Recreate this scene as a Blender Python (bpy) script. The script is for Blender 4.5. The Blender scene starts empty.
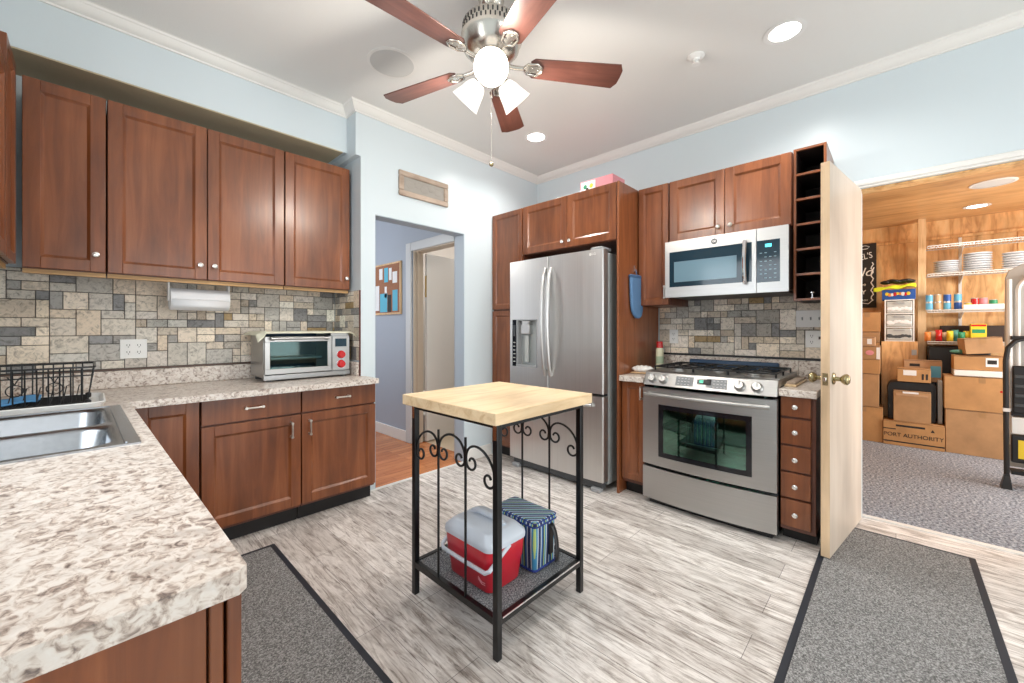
import bpy, bmesh, math, random
from mathutils import Vector, Matrix
R = random.Random(7)
S = bpy.context.scene
COL = S.collection
PI = math.pi
# ------------------------------------------------------------------ camera, world, exposure
FPX, HZ = 402.0, 329.0
cd = bpy.data.cameras.new('camera'); cam = bpy.data.objects.new('camera', cd); COL.objects.link(cam)
cam.location = (0, 0, 1.25)
cam.rotation_euler = (PI/2, 0, math.atan2(384.0, FPX) - PI/2)
cd.sensor_width = 36; cd.lens = FPX/1024*36; cd.sensor_fit = 'HORIZONTAL'
cd.shift_y = -(341.5-HZ)/1024
cd.clip_start = 0.02; cd.clip_end = 60
S.camera = cam
S.view_settings.view_transform = 'Standard'; S.view_settings.look = 'None'
S.view_settings.gamma = 1; S.view_settings.use_curve_mapping = False
S.view_settings.exposure = -0.10
S.cycles.use_denoising = True
S.cycles.max_bounces = 8; S.cycles.diffuse_bounces = 5; S.cycles.glossy_bounces = 4
S.cycles.sample_clamp_indirect = 6
w = bpy.data.worlds.new('world'); S.world = w; w.use_nodes = True
w.node_tree.nodes['Background'].inputs[0].default_value = (0.75, 0.87, 1.0, 1)
w.node_tree.nodes['Background'].inputs[1].default_value = 1.6

def area(name, loc, rot, sx, sy, power, color=(1, 1, 1), spread=PI):
    d = bpy.data.lights.new(name, 'AREA'); d.shape = 'RECTANGLE'; d.size = sx; d.size_y = sy
    d.energy = power; d.color = color; d.spread = spread
    o = bpy.data.objects.new(name, d); o.location = loc; o.rotation_euler = rot; COL.objects.link(o); return o
def point(name, loc, power, color=(1, 1, 1), r=0.05):
    d = bpy.data.lights.new(name, 'POINT'); d.energy = power; d.color = color; d.shadow_soft_size = r
    o = bpy.data.objects.new(name, d); o.location = loc; COL.objects.link(o); return o
def spot(name, loc, power, color=(1, 1, 1), ang=2.6, blend=.6, r=.07):
    d = bpy.data.lights.new(name, 'SPOT'); d.energy = power; d.color = color; d.shadow_soft_size = r
    d.spot_size = ang; d.spot_blend = blend
    o = bpy.data.objects.new(name, d); o.location = loc; COL.objects.link(o); return o
# area lights: added fill behind the camera, sink window, storage, hall
area('added_window_fill', (1.55, -2.52, 1.35), (PI/2, 0, 0), 2.6, 1.9, 66, (1.0, 0.98, 0.95))  # broad fill light; the window behind the camera is added for it
area('sink_window_daylight', (-0.50, 1.55, 1.72), (PI/2, 0, -PI/2), 1.2, 1.0, 16, (0.92, 0.96, 1.0))
area('storage_area_light', (5.0, -2.1, 1.3), (PI/2, 0, 0), 1.6, 1.4, 90, (1.0, 0.97, 0.93))  # area light inside the storage room, whose walls have no window
area('hall_area_light', (0.9, 5.4, 1.5), (PI/2, 0, -PI*.72), 1.0, 1.4, 17, (0.92, 0.95, 1.0))  # area light inside the hall, whose walls have no window
CEIL = 2.95
WARM = (1.0, 0.93, 0.84)
# ------------------------------------------------------------------ materials
def new_mat(name):
    m = bpy.data.materials.new(name); m.use_nodes = True
    nt = m.node_tree; b = nt.nodes['Principled BSDF']; return m, nt, b
def P(name, col, rough=.5, metal=0, coat=0, spec=None, bump=0, bscale=200, alpha=1, trans=0, emit=0, ior=None):
    m, nt, b = new_mat(name)
    b.inputs['Base Color'].default_value = (*col, 1); b.inputs['Roughness'].default_value = rough
    b.inputs['Metallic'].default_value = metal; b.inputs['Coat Weight'].default_value = coat
    b.inputs['Coat Roughness'].default_value = .12
    if spec is not None: b.inputs['Specular IOR Level'].default_value = spec
    b.inputs['Alpha'].default_value = alpha; b.inputs['Transmission Weight'].default_value = trans
    if ior: b.inputs['IOR'].default_value = ior
    if emit: b.inputs['Emission Color'].default_value = (*col, 1); b.inputs['Emission Strength'].default_value = emit
    if bump:
        n = nt.nodes.new('ShaderNodeTexNoise'); n.inputs['Scale'].default_value = bscale; n.inputs['Detail'].default_value = 4
        tc = nt.nodes.new('ShaderNodeTexCoord'); nt.links.new(tc.outputs['Object'], n.inputs['Vector'])
        bp = nt.nodes.new('ShaderNodeBump'); bp.inputs['Strength'].default_value = bump; bp.inputs['Distance'].default_value = .002
        nt.links.new(n.outputs['Fac'], bp.inputs['Height']); nt.links.new(bp.outputs['Normal'], b.inputs['Normal'])
    return m
def tex(nt, scale=(1, 1, 1), coord='Object', rot=(0, 0, 0)):
    tc = nt.nodes.new('ShaderNodeTexCoord'); mp = nt.nodes.new('ShaderNodeMapping')
    mp.inputs['Scale'].default_value = scale; mp.inputs['Rotation'].default_value = rot
    nt.links.new(tc.outputs[coord], mp.inputs['Vector']); return mp.outputs['Vector']
def noise(nt, vec, scale, detail=4, rough=.55, dist=0):
    n = nt.nodes.new('ShaderNodeTexNoise'); nt.links.new(vec, n.inputs['Vector'])
    n.inputs['Scale'].default_value = scale; n.inputs['Detail'].default_value = detail
    n.inputs['Roughness'].default_value = rough; n.inputs['Distortion'].default_value = dist; return n.outputs['Fac']
def ramp(nt, fac, stops, interp='LINEAR'):
    r = nt.nodes.new('ShaderNodeValToRGB'); r.color_ramp.interpolation = interp
    e = r.color_ramp.elements
    while len(e) < len(stops): e.new(.5)
    for k, (p, c) in enumerate(stops): e[k].position = p; e[k].color = (*c, 1) if len(c) == 3 else c
    nt.links.new(fac, r.inputs['Fac']); return r.outputs['Color']
def mix(nt, a, b_, fac, mode='MIX'):
    m = nt.nodes.new('ShaderNodeMix'); m.data_type = 'RGBA'; m.blend_type = mode
    for s, v in ((6, a), (7, b_)):
        if isinstance(v, tuple): m.inputs[s].default_value = (*v, 1)
        else: nt.links.new(v, m.inputs[s])
    if isinstance(fac, (int, float)): m.inputs[0].default_value = fac
    else: nt.links.new(fac, m.inputs[0])
    return m.outputs[2]
def bump(nt, b, h, strength=.3, dist=.003):
    bp = nt.nodes.new('ShaderNodeBump'); bp.inputs['Strength'].default_value = strength; bp.inputs['Distance'].default_value = dist
    nt.links.new(h, bp.inputs['Height']); nt.links.new(bp.outputs['Normal'], b.inputs['Normal'])
def wood(name, dark, mid, light, rough=.3, coat=.3, grain=(30, 30, 2.2), blotch=3.0, rot=(0, 0, 0), bstr=.05):
    m, nt, b = new_mat(name)
    v = tex(nt, grain, rot=rot)
    g = noise(nt, v, 1.0, 6, .6, .6)
    c = ramp(nt, g, [(.28, dark), (.5, mid), (.75, light)])
    v2 = tex(nt, (1, 1, .6)); n2 = noise(nt, v2, blotch, 3, .5, .4)
    c2 = ramp(nt, n2, [(.3, (.72, .70, .68)), (.65, (1.12, 1.1, 1.08))])
    col = mix(nt, c, c2, 1.0, 'MULTIPLY')
    nt.links.new(col, b.inputs['Base Color']); b.inputs['Roughness'].default_value = rough
    b.inputs['Coat Weight'].default_value = coat; b.inputs['Coat Roughness'].default_value = .2
    if bstr: bump(nt, b, g, bstr, .002)
    return m
M = {}
M['cherry'] = wood('cherry_wood', (.135, .038, .012), (.215, .064, .019), (.29, .098, .034), .33, .25, (22, 22, 1.8))
M['cherry_carcass'] = wood('cherry_carcass_wood', (.085, .024, .012), (.14, .042, .02), (.18, .06, .03), .4, .2)
M['cherry_side'] = wood('cherry_veneer', (.16, .045, .014), (.25, .078, .026), (.31, .11, .042), .33, .3)
M['slot_shade'] = P('slot_shade_dark', (.018, .010, .009), .6)  # near-black colour that puts shade into the wine rack slots
M['toe'] = P('toe_kick_black', (.012, .010, .010), .6)
M['rail'] = wood('pale_underside_wood', (.42, .24, .09), (.55, .33, .14), (.62, .40, .2), .5, 0, (2, 30, 30))
M['nickel'] = P('satin_nickel', (.72, .68, .62), .28, 1)
M['nickel_fan'] = P('brushed_nickel_fan', (.70, .66, .60), .25, 1)
M['knob_white'] = P('pearl_nickel', (.82, .80, .76), .25, .8)
M['brass'] = P('antique_brass', (.40, .33, .18), .25, 1)
M['brass2'] = P('polished_brass', (.75, .58, .25), .2, 1)
M['wall'] = P('pale_blue_paint', (.63, .71, .75), .32, bump=.04, bscale=60)
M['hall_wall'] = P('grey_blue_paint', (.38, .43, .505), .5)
M['bath_wall'] = P('beige_grey_paint', (.52, .48, .44), .5)
M['white_trim'] = P('white_trim_paint', (.80, .79, .76), .35)
M['white'] = P('white_plastic', (.82, .82, .80), .35)
M['ceiling'] = P('white_ceiling_paint', (.78, .775, .75), .45, bump=.35, bscale=130)
M['black_metal'] = P('black_metal', (.004, .005, .006), .33, 0)
M['black'] = P('black_plastic', (.012, .012, .014), .4)
M['blackgloss'] = P('black_gloss', (.008, .009, .012), .08)
M['darkgrey'] = P('dark_grey_plastic', (.06, .065, .07), .4)
M['grey'] = P('grey_plastic', (.33, .34, .35), .4)
M['red'] = P('red_plastic', (.62, .012, .03), .28, coat=.4)
M['redknob'] = P('red_knob', (.55, .01, .012), .25, coat=.5)
M['cooler_white'] = P('cooler_white_plastic', (.62, .68, .76), .35)
M['paper'] = P('white_paper', (.82, .83, .84), .8)
M['cream'] = P('cream_cloth', (.74, .73, .58), .8, bump=.3, bscale=300)
M['denim'] = P('blue_denim', (.10, .21, .38), .85, bump=.5, bscale=700)
M['chrome'] = P('chrome', (.8, .8, .82), .12, 1)
M['fridge_side'] = P('grey_fridge_side', (.42, .45, .45), .35, .3)
def steel(name, col=(.62, .61, .595), rough=.36, sc=(160, 160, 1.0)):
    m, nt, b = new_mat(name)
    b.inputs['Metallic'].default_value = 1
    n = noise(nt, tex(nt, sc), 1.0, 3, .5)
    c = ramp(nt, n, [(.3, tuple(x*.96 for x in col)), (.7, tuple(min(1, x*1.04) for x in col))])
    nt.links.new(c, b.inputs['Base Color'])
    r = ramp(nt, n, [(.3, (rough*.95,)*3), (.7, (rough*1.08,)*3)]); nt.links.new(r, b.inputs['Roughness'])
    b.inputs['Anisotropic'].default_value = .3
    return m
M['steel'] = steel('brushed_steel_vertical')
M['steel_h'] = steel('brushed_steel_horizontal', (.47, .465, .455), .36, (1.0, 1.0, 160))
M['steel_dark'] = steel('brushed_steel_dark', (.36, .36, .36), .3)
M['sink_steel'] = steel('sink_steel', (.42, .44, .47), .25, (60, 2, 60))
def granite():
    m, nt, b = new_mat('speckled_stone_laminate')
    v = tex(nt, (1.25, 1.0, 1.3), rot=(0, 0, .5))
    a = noise(nt, v, 46, 6, .6, .8)
    c = ramp(nt, a, [(.30, (.16, .13, .12)), (.38, (.38, .31, .27)), (.46, (.64, .56, .50)), (.54, (.78, .73, .68)), (.8, (.84, .82, .79))])
    d = noise(nt, v, 9, 5, .6, 1.5)
    c2 = ramp(nt, d, [(.30, (.70, .66, .63)), (.46, (1, .98, .96)), (.7, (1.03, 1.02, 1.0))])
    col = mix(nt, c, c2, .8, 'MULTIPLY')
    col = mix(nt, col, (.93, .92, .91), 1.0, 'MULTIPLY'); nt.links.new(col, b.inputs['Base Color']); b.inputs['Roughness'].default_value = .3
    return m
M['granite'] = granite()
def tile():
    m, nt, b = new_mat('tumbled_stone_mosaic')
    at = nt.nodes.new('ShaderNodeAttribute'); at.attribute_name = 'tile'
    a = noise(nt, tex(nt), 30, 8, .72, 1.4)
    c = ramp(nt, a, [(.33, (.34, .33, .32)), (.43, (.74, .73, .71)), (.52, (1.0, .99, .98)), (.7, (1.12, 1.10, 1.08))])
    col = mix(nt, at.outputs['Color'], c, .9, 'MULTIPLY')
    nt.links.new(col, b.inputs['Base Color']); b.inputs['Roughness'].default_value = .55
    bump(nt, b, a, .3, .003)
    return m
M['tile'] = tile(); M['grout'] = P('dark_grout', (.07, .065, .062), .9)
def lvp():
    m, nt, b = new_mat('weathered_grey_plank')
    v = tex(nt, (1, 1, 1), rot=(0, 0, PI/2))
    br = nt.nodes.new('ShaderNodeTexBrick'); nt.links.new(v, br.inputs['Vector'])
    br.inputs['Color1'].default_value = (.80, .775, .75, 1); br.inputs['Color2'].default_value = (.56, .53, .505, 1)
    br.inputs['Mortar'].default_value = (.20, .18, .17, 1); br.inputs['Scale'].default_value = 1
    br.inputs['Mortar Size'].default_value = .0012; br.inputs['Brick Width'].default_value = 1.15; br.inputs['Row Height'].default_value = .17
    br.offset = .37; br.offset_frequency = 2
    g = noise(nt, tex(nt, (26, 2.2, 1)), 1.6, 9, .72, 1.6)
    c = ramp(nt, g, [(.34, (.20, .17, .155)), (.42, (.62, .57, .54)), (.50, (1.02, 1.0, .99)), (.70, (1.34, 1.34, 1.34))])
    f = noise(nt, tex(nt, (9, 3.2, 1)), 1.6, 6, .65, 1)
    c2 = ramp(nt, f, [(.34, (.60, .56, .53)), (.52, (1.02, 1.01, 1.0)), (.7, (1.12, 1.12, 1.12))])
    col = mix(nt, mix(nt, br.outputs['Color'], c, .9, 'MULTIPLY'), c2, .8, 'MULTIPLY')
    nt.links.new(col, b.inputs['Base Color']); b.inputs['Roughness'].default_value = .42
    bump(nt, b, g, .15, .002); return m
M['lvp'] = lvp()
def oakfloor():
    m, nt, b = new_mat('orange_oak_planks')
    v = tex(nt, (1, 1, 1))
    br = nt.nodes.new('ShaderNodeTexBrick'); nt.links.new(v, br.inputs['Vector'])
    br.inputs['Color1'].default_value = (.66, .26, .10, 1); br.inputs['Color2'].default_value = (.45, .15, .05, 1)
    br.inputs['Mortar'].default_value = (.2, .06, .02, 1); br.inputs['Scale'].default_value = 1
    br.inputs['Mortar Size'].default_value = .0015; br.inputs['Brick Width'].default_value = .7; br.inputs['Row Height'].default_value = .075
    g = noise(nt, tex(nt, (3, 40, 1)), 1.5, 5, .6, 1)
    col = mix(nt, br.outputs['Color'], ramp(nt, g, [(.35, (.75, .7, .65)), (.6, (1.1, 1.1, 1.1))]), .8, 'MULTIPLY')
    nt.links.new(col, b.inputs['Base Color']); b.inputs['Roughness'].default_value = .25; return m
M['oak'] = oakfloor()
def carpet(name, lo, mid, hi, sc=170):
    m, nt, b = new_mat(name)
    a = noise(nt, tex(nt), sc, 3, .7)
    c = ramp(nt, a, [(.38, lo), (.5, mid), (.63, hi)])
    nt.links.new(c, b.inputs['Base Color']); b.inputs['Roughness'].default_value = .95
    b.inputs['Specular IOR Level'].default_value = .1
    bump(nt, b, a, .6, .004); return m
M['mat'] = carpet('grey_mat_pile', (.10, .099, .098), (.225, .222, .22), (.44, .435, .43))
M['carpet'] = carpet('blue_grey_carpet', (.10, .115, .145), (.26, .285, .33), (.48, .52, .58), 60)
M['shelf_felt'] = carpet('grey_shelf_liner', (.06, .065, .07), (.16, .17, .18), (.36, .37, .38))
M['ply'] = wood('orange_plywood', (.46, .21, .07), (.80, .48, .21), (.90, .64, .34), .45, .15, (16, 16, 2.6), 5)
M['ply_ceil'] = wood('brown_plywood', (.42, .21, .08), (.66, .38, .16), (.76, .48, .24), .4, .2, (10, 1.4, 3), 1.5)
M['pine'] = wood('pine_stud', (.60, .38, .18), (.78, .54, .30), (.84, .62, .38), .5, 0)
M['doorwood'] = wood('bare_birch_door', (.60, .50, .41), (.65, .55, .455), (.69, .595, .50), .45, 0, (14, 14, 1.2), 1.6, bstr=.02)
M['dooredge'] = wood('pine_door_edge', (.62, .44, .27), (.76, .56, .36), (.80, .62, .42), .45, 0, (30, 30, 1.2), bstr=.02)
M['butcher'] = wood('butcher_block_maple', (.60, .41, .22), (.76, .58, .36), (.84, .69, .47), .4, .1, (3, 24, 24), 2.2, bstr=0)
M['plaque_w'] = wood('carved_driftwood', (.30, .23, .18), (.46, .37, .30), (.58, .48, .40), .7, 0, (5, 20, 20))
M['plaque_in'] = P('weathered_grey_wood', (.33, .31, .28), .8, bump=1, bscale=90)
M['blade'] = wood('walnut_fan_blade', (.085, .030, .022), (.13, .048, .035), (.175, .068, .05), .35, .3, (3, 30, 30), bstr=0)
def board(name, col, sc=6):
    m, nt, b = new_mat(name)
    a = noise(nt, tex(nt), sc, 5, .6)
    c = ramp(nt, a, [(.3, tuple(x*.82 for x in col)), (.7, tuple(x*1.1 for x in col))])
    nt.links.new(c, b.inputs['Base Color']); b.inputs['Roughness'].default_value = .8; return m
M['card'] = board('brown_cardboard', (.50, .27, .11)); M['card2'] = board('tan_cardboard', (.45, .26, .125)); M['card3'] = board('light_cardboard', (.52, .32, .18))
M['cork'] = board('cork', (.34, .15, .08), 60)
M['glass'] = P('clear_glass', (.9, .95, .95), .03, 0, trans=1, ior=1.1)
def dark_glass(name, col, a):
    m, nt, b = new_mat(name)
    for n in [b]: nt.nodes.remove(n)
    t = nt.nodes.new('ShaderNodeBsdfTransparent'); t.inputs[0].default_value = (*col, 1)
    g = nt.nodes.new('ShaderNodeBsdfGlossy'); g.inputs['Roughness'].default_value = .04; g.inputs[0].default_value = (.75, 1.0, .92, 1)
    fr = nt.nodes.new('ShaderNodeFresnel'); fr.inputs[0].default_value = 1.5
    ad = nt.nodes.new('ShaderNodeMath'); ad.operation = 'ADD'; nt.links.new(fr.outputs[0], ad.inputs[0]); ad.inputs[1].default_value = a
    mx = nt.nodes.new('ShaderNodeMixShader'); nt.links.new(ad.outputs[0], mx.inputs[0]); nt.links.new(t.outputs[0], mx.inputs[1]); nt.links.new(g.outputs[0], mx.inputs[2])
    nt.links.new(mx.outputs[0], nt.nodes['Material Output'].inputs[0]); return m
M['oven_glass'] = dark_glass('green_oven_glass', (.35, .85, .68), .14)
M['toaster_glass'] = dark_glass('dark_toaster_glass', (.45, .58, .62), .0)
M['shade_glass'] = P('frosted_white_glass', (1.0, .97, .92), .4, emit=.75)
M['bulb'] = P('lit_bulb', (1.0, .96, .88), .4, emit=9)
M['led'] = P('lit_lens', (1.0, .98, .94), .4, emit=9)
M['mw_mesh'] = P('blue_grey_oven_window', (.16, .27, .34), .12)
M['mw_glass'] = P('blue_black_glass', (.012, .035, .055), .07)
M['cyan'] = P('cyan_display', (.1, .75, .9), .4, emit=1.5)
M['green_led'] = P('green_display', (.05, .45, .3), .3, emit=.4)
M['navy'] = P('navy_rubber', (.02, .06, .13), .45)
M['yellow'] = P('yellow_packaging', (.85, .62, .04), .4); M['lime'] = P('lime_cloth', (.62, .72, .02), .8)
M['blue'] = P('blue_box_card', (.02, .09, .35), .4); M['pink'] = P('pink_card', (.72, .28, .32), .5)
M['clearplastic'] = P('cloudy_plastic', (.50, .52, .50), .25, coat=.3)
M['teal'] = P('teal_foil', (.10, .35, .30), .4); M['green'] = P('green_label', (.03, .28, .13), .4); M['orange'] = P('orange_foil', (.75, .25, .05), .4)
M['lightblue'] = P('light_blue_label', (.12, .42, .62), .4); M['tan'] = P('tan_label', (.55, .36, .2), .4); M['tin'] = P('tin', (.7, .7, .68), .3, .9)
M['ink'] = P('black_print', (.02, .018, .016), .7); M['white_print'] = P('white_print', (.85, .85, .82), .6)
M['skyprint'] = P('turquoise_print', (.10, .45, .62), .6); M['plate'] = P('clear_white_lids', (.62, .64, .66), .3, coat=.3)
M['wire_white'] = P('white_coated_wire', (.62, .60, .56), .5)
M['touch_grey'] = P('grey_touch_panel', (.20, .21, .22), .4)
M['speaker'] = P('white_speaker_grille', (.62, .62, .60), .7, bump=.6, bscale=900)
# ------------------------------------------------------------------ mesh helpers
class MB:
    def __init__(s): s.bm = bmesh.new(); s.mi = 0; s.mats = []
    def use(s, m):
        if m not in s.mats: s.mats.append(m)
        s.mi = s.mats.index(m); return s
    def _f(s, vs):
        try:
            f = s.bm.faces.new(vs); f.material_index = s.mi; return f
        except ValueError: return None
    def box(s, x0, x1, y0, y1, z0, z1):
        x0, x1 = min(x0, x1), max(x0, x1); y0, y1 = min(y0, y1), max(y0, y1); z0, z1 = min(z0, z1), max(z0, z1)
        v = [s.bm.verts.new(c) for c in ((x0,y0,z0),(x1,y0,z0),(x1,y1,z0),(x0,y1,z0),(x0,y0,z1),(x1,y0,z1),(x1,y1,z1),(x0,y1,z1))]
        for q in ((0,3,2,1),(4,5,6,7),(0,1,5,4),(1,2,6,5),(2,3,7,6),(3,0,4,7)): s._f([v[i] for i in q])
        return s
    def hexa(s, pts):
        v = [s.bm.verts.new(c) for c in pts]
        for q in ((0,3,2,1),(4,5,6,7),(0,1,5,4),(1,2,6,5),(2,3,7,6),(3,0,4,7)): s._f([v[i] for i in q])
        return s
    def prism(s, poly, axis, a, b):
        """poly in the two other axes, extruded along axis from a to b"""
        def mk(p, t):
            return {'x': (t, p[0], p[1]), 'y': (p[0], t, p[1]), 'z': (p[0], p[1], t)}[axis]
        A = [s.bm.verts.new(mk(p, a)) for p in poly]; B = [s.bm.verts.new(mk(p, b)) for p in poly]
        n = len(poly)
        for i in range(n): s._f([A[i], A[(i+1) % n], B[(i+1) % n], B[i]])
        s._f(A[::-1]); s._f(B); return s
    def lathe(s, prof, c=(0, 0, 0), axis='z', seg=24, caps=True, mat=None):
        rings = []
        for r, h in prof:
            ring = []
            for k in range(seg):
                t = 2*PI*k/seg; a, b = r*math.cos(t), r*math.sin(t)
                p = {'z': (a, b, h), 'x': (h, a, b), 'y': (b, h, a)}[axis]
                p = Vector(p)
                if mat is not None: p = mat @ p
                ring.append(s.bm.verts.new((p[0]+c[0], p[1]+c[1], p[2]+c[2])))
            rings.append(ring)
        for i in range(len(rings)-1):
            for k in range(seg): s._f([rings[i][k], rings[i][(k+1) % seg], rings[i+1][(k+1) % seg], rings[i+1][k]])
        if caps: s._f(rings[0][::-1]); s._f(rings[-1])
        return s
    def tube(s, pts, r, seg=8, r2=None, closed=False):
        pts = [Vector(p) for p in pts]; n = len(pts); rings = []
        up = Vector((0, 0, 1)); prev = None
        for i, p in enumerate(pts):
            if closed: d = (pts[(i+1) % n] - pts[i-1])
            else: d = pts[min(i+1, n-1)] - pts[max(i-1, 0)]
            d.normalize()
            if prev is None:
                a = up if abs(d.dot(up)) < .95 else Vector((1, 0, 0)); u = (a - d*a.dot(d)).normalized()
            else:
                u = (prev - d*prev.dot(d))
                if u.length < 1e-6: u = Vector((1, 0, 0))
                u.normalize()
            prev = u; v = d.cross(u)
            rr = r if r2 is None else r + (r2-r)*i/(n-1)
            rings.append([s.bm.verts.new(p + (u*math.cos(2*PI*k/seg) + v*math.sin(2*PI*k/seg))*rr) for k in range(seg)])
        m = n if closed else n-1
        for i in range(m):
            A, B = rings[i], rings[(i+1) % n]
            for k in range(seg): s._f([A[k], A[(k+1) % seg], B[(k+1) % seg], B[k]])
        if not closed: s._f(rings[0][::-1]); s._f(rings[-1])
        return s
    def ball(s, c, r, sc=(1, 1, 1), u=12, v=8):
        g = bmesh.ops.create_uvsphere(s.bm, u_segments=u, v_segments=v, radius=r)
        for q in g['verts']: q.co = Vector((q.co[0]*sc[0]+c[0], q.co[1]*sc[1]+c[1], q.co[2]*sc[2]+c[2]))
        for f in {f for q in g['verts'] for f in q.link_faces}: f.material_index = s.mi
        return s
    def grid(s, fn, nu, nv):
        """surface from fn(i/nu, j/nv) -> point"""
        V = [[s.bm.verts.new(fn(i/nu, j/nv)) for j in range(nv+1)] for i in range(nu+1)]
        for i in range(nu):
            for j in range(nv): s._f([V[i][j], V[i+1][j], V[i+1][j+1], V[i][j+1]])
        return s
    def build(s, name, mat, parent=None, bevel=0, smooth=35, seg=2, loc=None, rot=None, subsurf=0, solid=0):
        bmesh.ops.recalc_face_normals(s.bm, faces=s.bm.faces)
        me = bpy.data.meshes.new(name); s.bm.to_mesh(me); s.bm.free()
        if s.mats:
            for m in s.mats: me.materials.append(M[m] if isinstance(m, str) else m)
        else: me.materials.append(M[mat] if isinstance(mat, str) else mat)
        if smooth:
            me.shade_smooth(); me.set_sharp_from_angle(angle=math.radians(smooth))
        o = bpy.data.objects.new(name, me); COL.objects.link(o)
        if parent is not None: o.parent = parent
        if loc is not None: o.location = loc
        if rot is not None: o.rotation_euler = rot
        if solid:
            d = o.modifiers.new('solid', 'SOLIDIFY'); d.thickness = solid; d.offset = 0
        if bevel:
            d = o.modifiers.new('bevel', 'BEVEL'); d.width = bevel; d.segments = seg; d.limit_method = 'ANGLE'; d.angle_limit = .7
            d.harden_normals = False
        if subsurf:
            d = o.modifiers.new('sub', 'SUBSURF'); d.levels = subsurf; d.render_levels = subsurf
        return o
def tag(o, label=None, cat=None, group=None, kind=None):
    for k, v in (('label', label), ('category', cat), ('group', group), ('kind', kind)):
        if v: o[k] = v
    return o
def empty(name, loc, rz=0, label=None, cat=None, group=None, kind=None):
    o = bpy.data.objects.new(name, None); o.location = loc; o.rotation_euler = (0, 0, rz); COL.objects.link(o)
    o.empty_display_size = .1
    return tag(o, label, cat, group, kind)
def struct(o): o['kind'] = 'structure'; return o
def text(name, s, size, mat, parent, loc, rot, extrude=.0006, align='CENTER', shear=0, sx=1):
    c = bpy.data.curves.new(name, 'FONT'); c.body = s; c.size = size; c.extrude = extrude; c.align_x = align; c.align_y = 'CENTER'; c.shear = shear
    c.materials.append(M[mat])
    t_ = bpy.data.objects.new('text_source', c); COL.objects.link(t_)
    me = bpy.data.meshes.new_from_object(t_.evaluated_get(bpy.context.evaluated_depsgraph_get()))
    bpy.data.objects.remove(t_); me.name = name
    o = bpy.data.objects.new(name, me); COL.objects.link(o)
    if parent is not None: o.parent = parent
    o.location = loc; o.rotation_euler = rot; o.scale = (sx, 1, 1); return o
# ------------------------------------------------------------------ room shell
YW, XW = 2.93, 3.48            # doorway wall face, right wall face
YT, XS = 3.40, 1.41            # tiled wall face, side return
XL, YB = -0.51, -2.60          # sink wall face, wall behind the camera
def sbox(name, mat, *boxes, bevel=0):
    m = MB()
    for b in boxes: m.box(*b)
    return struct(m.build(name, mat, bevel=bevel, smooth=0))
sbox('floor', 'lvp', (-.65, 3.57, -2.75, 2.925, -.06, 0), (-.65, 1.41, 2.925, 3.52, -.06, 0))
sbox('floor_hall', 'oak', (1.41, 2.56, 2.925, 6.2, -.06, 0), (-.3, 1.41, 3.52, 6.2, -.06, 0))
sbox('floor_bathroom', P('beige_vinyl', (.62, .50, .36), .35), (2.56, 4.6, 3.06, 5.6, -.06, 0))
sbox('floor_storage', 'carpet', (3.57, 7.0, -2.3, 1.1, -.06, 0))
sbox('ceiling', 'ceiling', (-.65, 3.62, -2.75, 3.6, CEIL, CEIL+.08))
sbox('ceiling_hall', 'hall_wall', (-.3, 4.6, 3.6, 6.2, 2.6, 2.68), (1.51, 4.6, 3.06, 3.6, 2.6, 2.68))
sbox('ceiling_storage', 'ply_ceil', (3.62, 7.0, -2.3, 1.1, 2.50, 2.56))
T = .13
sbox('wall_doorway', 'wall', (XS, 1.525, YW, YW+T, 0, CEIL), (2.42, XW, YW, YW+T, 0, CEIL), (1.525, 2.42, YW, YW+T, 2.143, CEIL))
sbox('wall_tiled', 'wall', (XL-.12, XS, YT, YT+.12, 0, CEIL))
sbox('wall_return', 'wall', (XS, XS+.10, YW+T, YT+.12, 0, CEIL))
sbox('wall_left', 'wall', (XL-.12, XL, -2.75, .95, 0, CEIL), (XL-.12, XL, 2.15, YT, 0, CEIL), (XL-.12, XL, .95, 2.15, 0, 1.22), (XL-.12, XL, .95, 2.15, 2.22, CEIL))
sbox('wall_right', 'wall', (XW, XW+.13, .165, YW+T, 0, CEIL), (XW, XW+.13, -2.75, -.62, 0, CEIL), (XW, XW+.13, -.62, .165, 2.17, CEIL))
sbox('wall_behind', 'wall', (XL, .20, YB-.12, YB, 0, CEIL), (2.90, XW, YB-.12, YB, 0, CEIL), (.20, 2.90, YB-.12, YB, 0, .38), (.20, 2.90, YB-.12, YB, 2.32, CEIL))
# window added behind the camera to carry the fill, and the sink window
def window(name, x0, x1, z0, z1, place, n=2):
    e = empty(name, (0, 0, 0)); e['kind'] = 'structure'
    m = MB(); f = .05
    m.box(x0, x1, -.03, .03, z0, z0+f); m.box(x0, x1, -.03, .03, z1-f, z1)
    for k in range(n+1):
        x = x0+(x1-x0-f)*k/n; m.box(x, x+f, -.03, .03, z0+f, z1-f)
    m.build('window_frame', 'white_trim', e)
    MB().box(x0+f, x1-f, -.004, .004, z0+f, z1-f).build('pane', 'glass', e)
    e.location = place[0]; e.rotation_euler = (0, 0, place[1])
window('added_window_1', .20, 2.90, .38, 2.32, ((0, YB-.06, 0), 0), 3)
window('window_2', .95, 2.15, 1.22, 2.22, ((XL-.06, 0, 0), PI/2), 2)
# hall and bathroom walls
sbox('wall_hall', 'hall_wall', (2.42, 2.54, 3.80, 6.2, 0, 2.6), (2.42, 2.54, YW+T, 3.08, 0, 2.6), (2.42, 2.54, 3.08, 3.80, 2.10, 2.6), (-.3, 2.42, 6.1, 6.2, 0, 2.6), (-.4, -.3, 3.52, 6.2, 0, 2.6))
sbox('wall_bathroom', 'bath_wall', (2.54, 4.6, 5.0, 5.1, 0, 2.6), (4.5, 4.6, YW+T, 5.0, 0, 2.6), (2.54, 4.6, YW+T, YW+T+.04, 0, 2.6))
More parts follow.
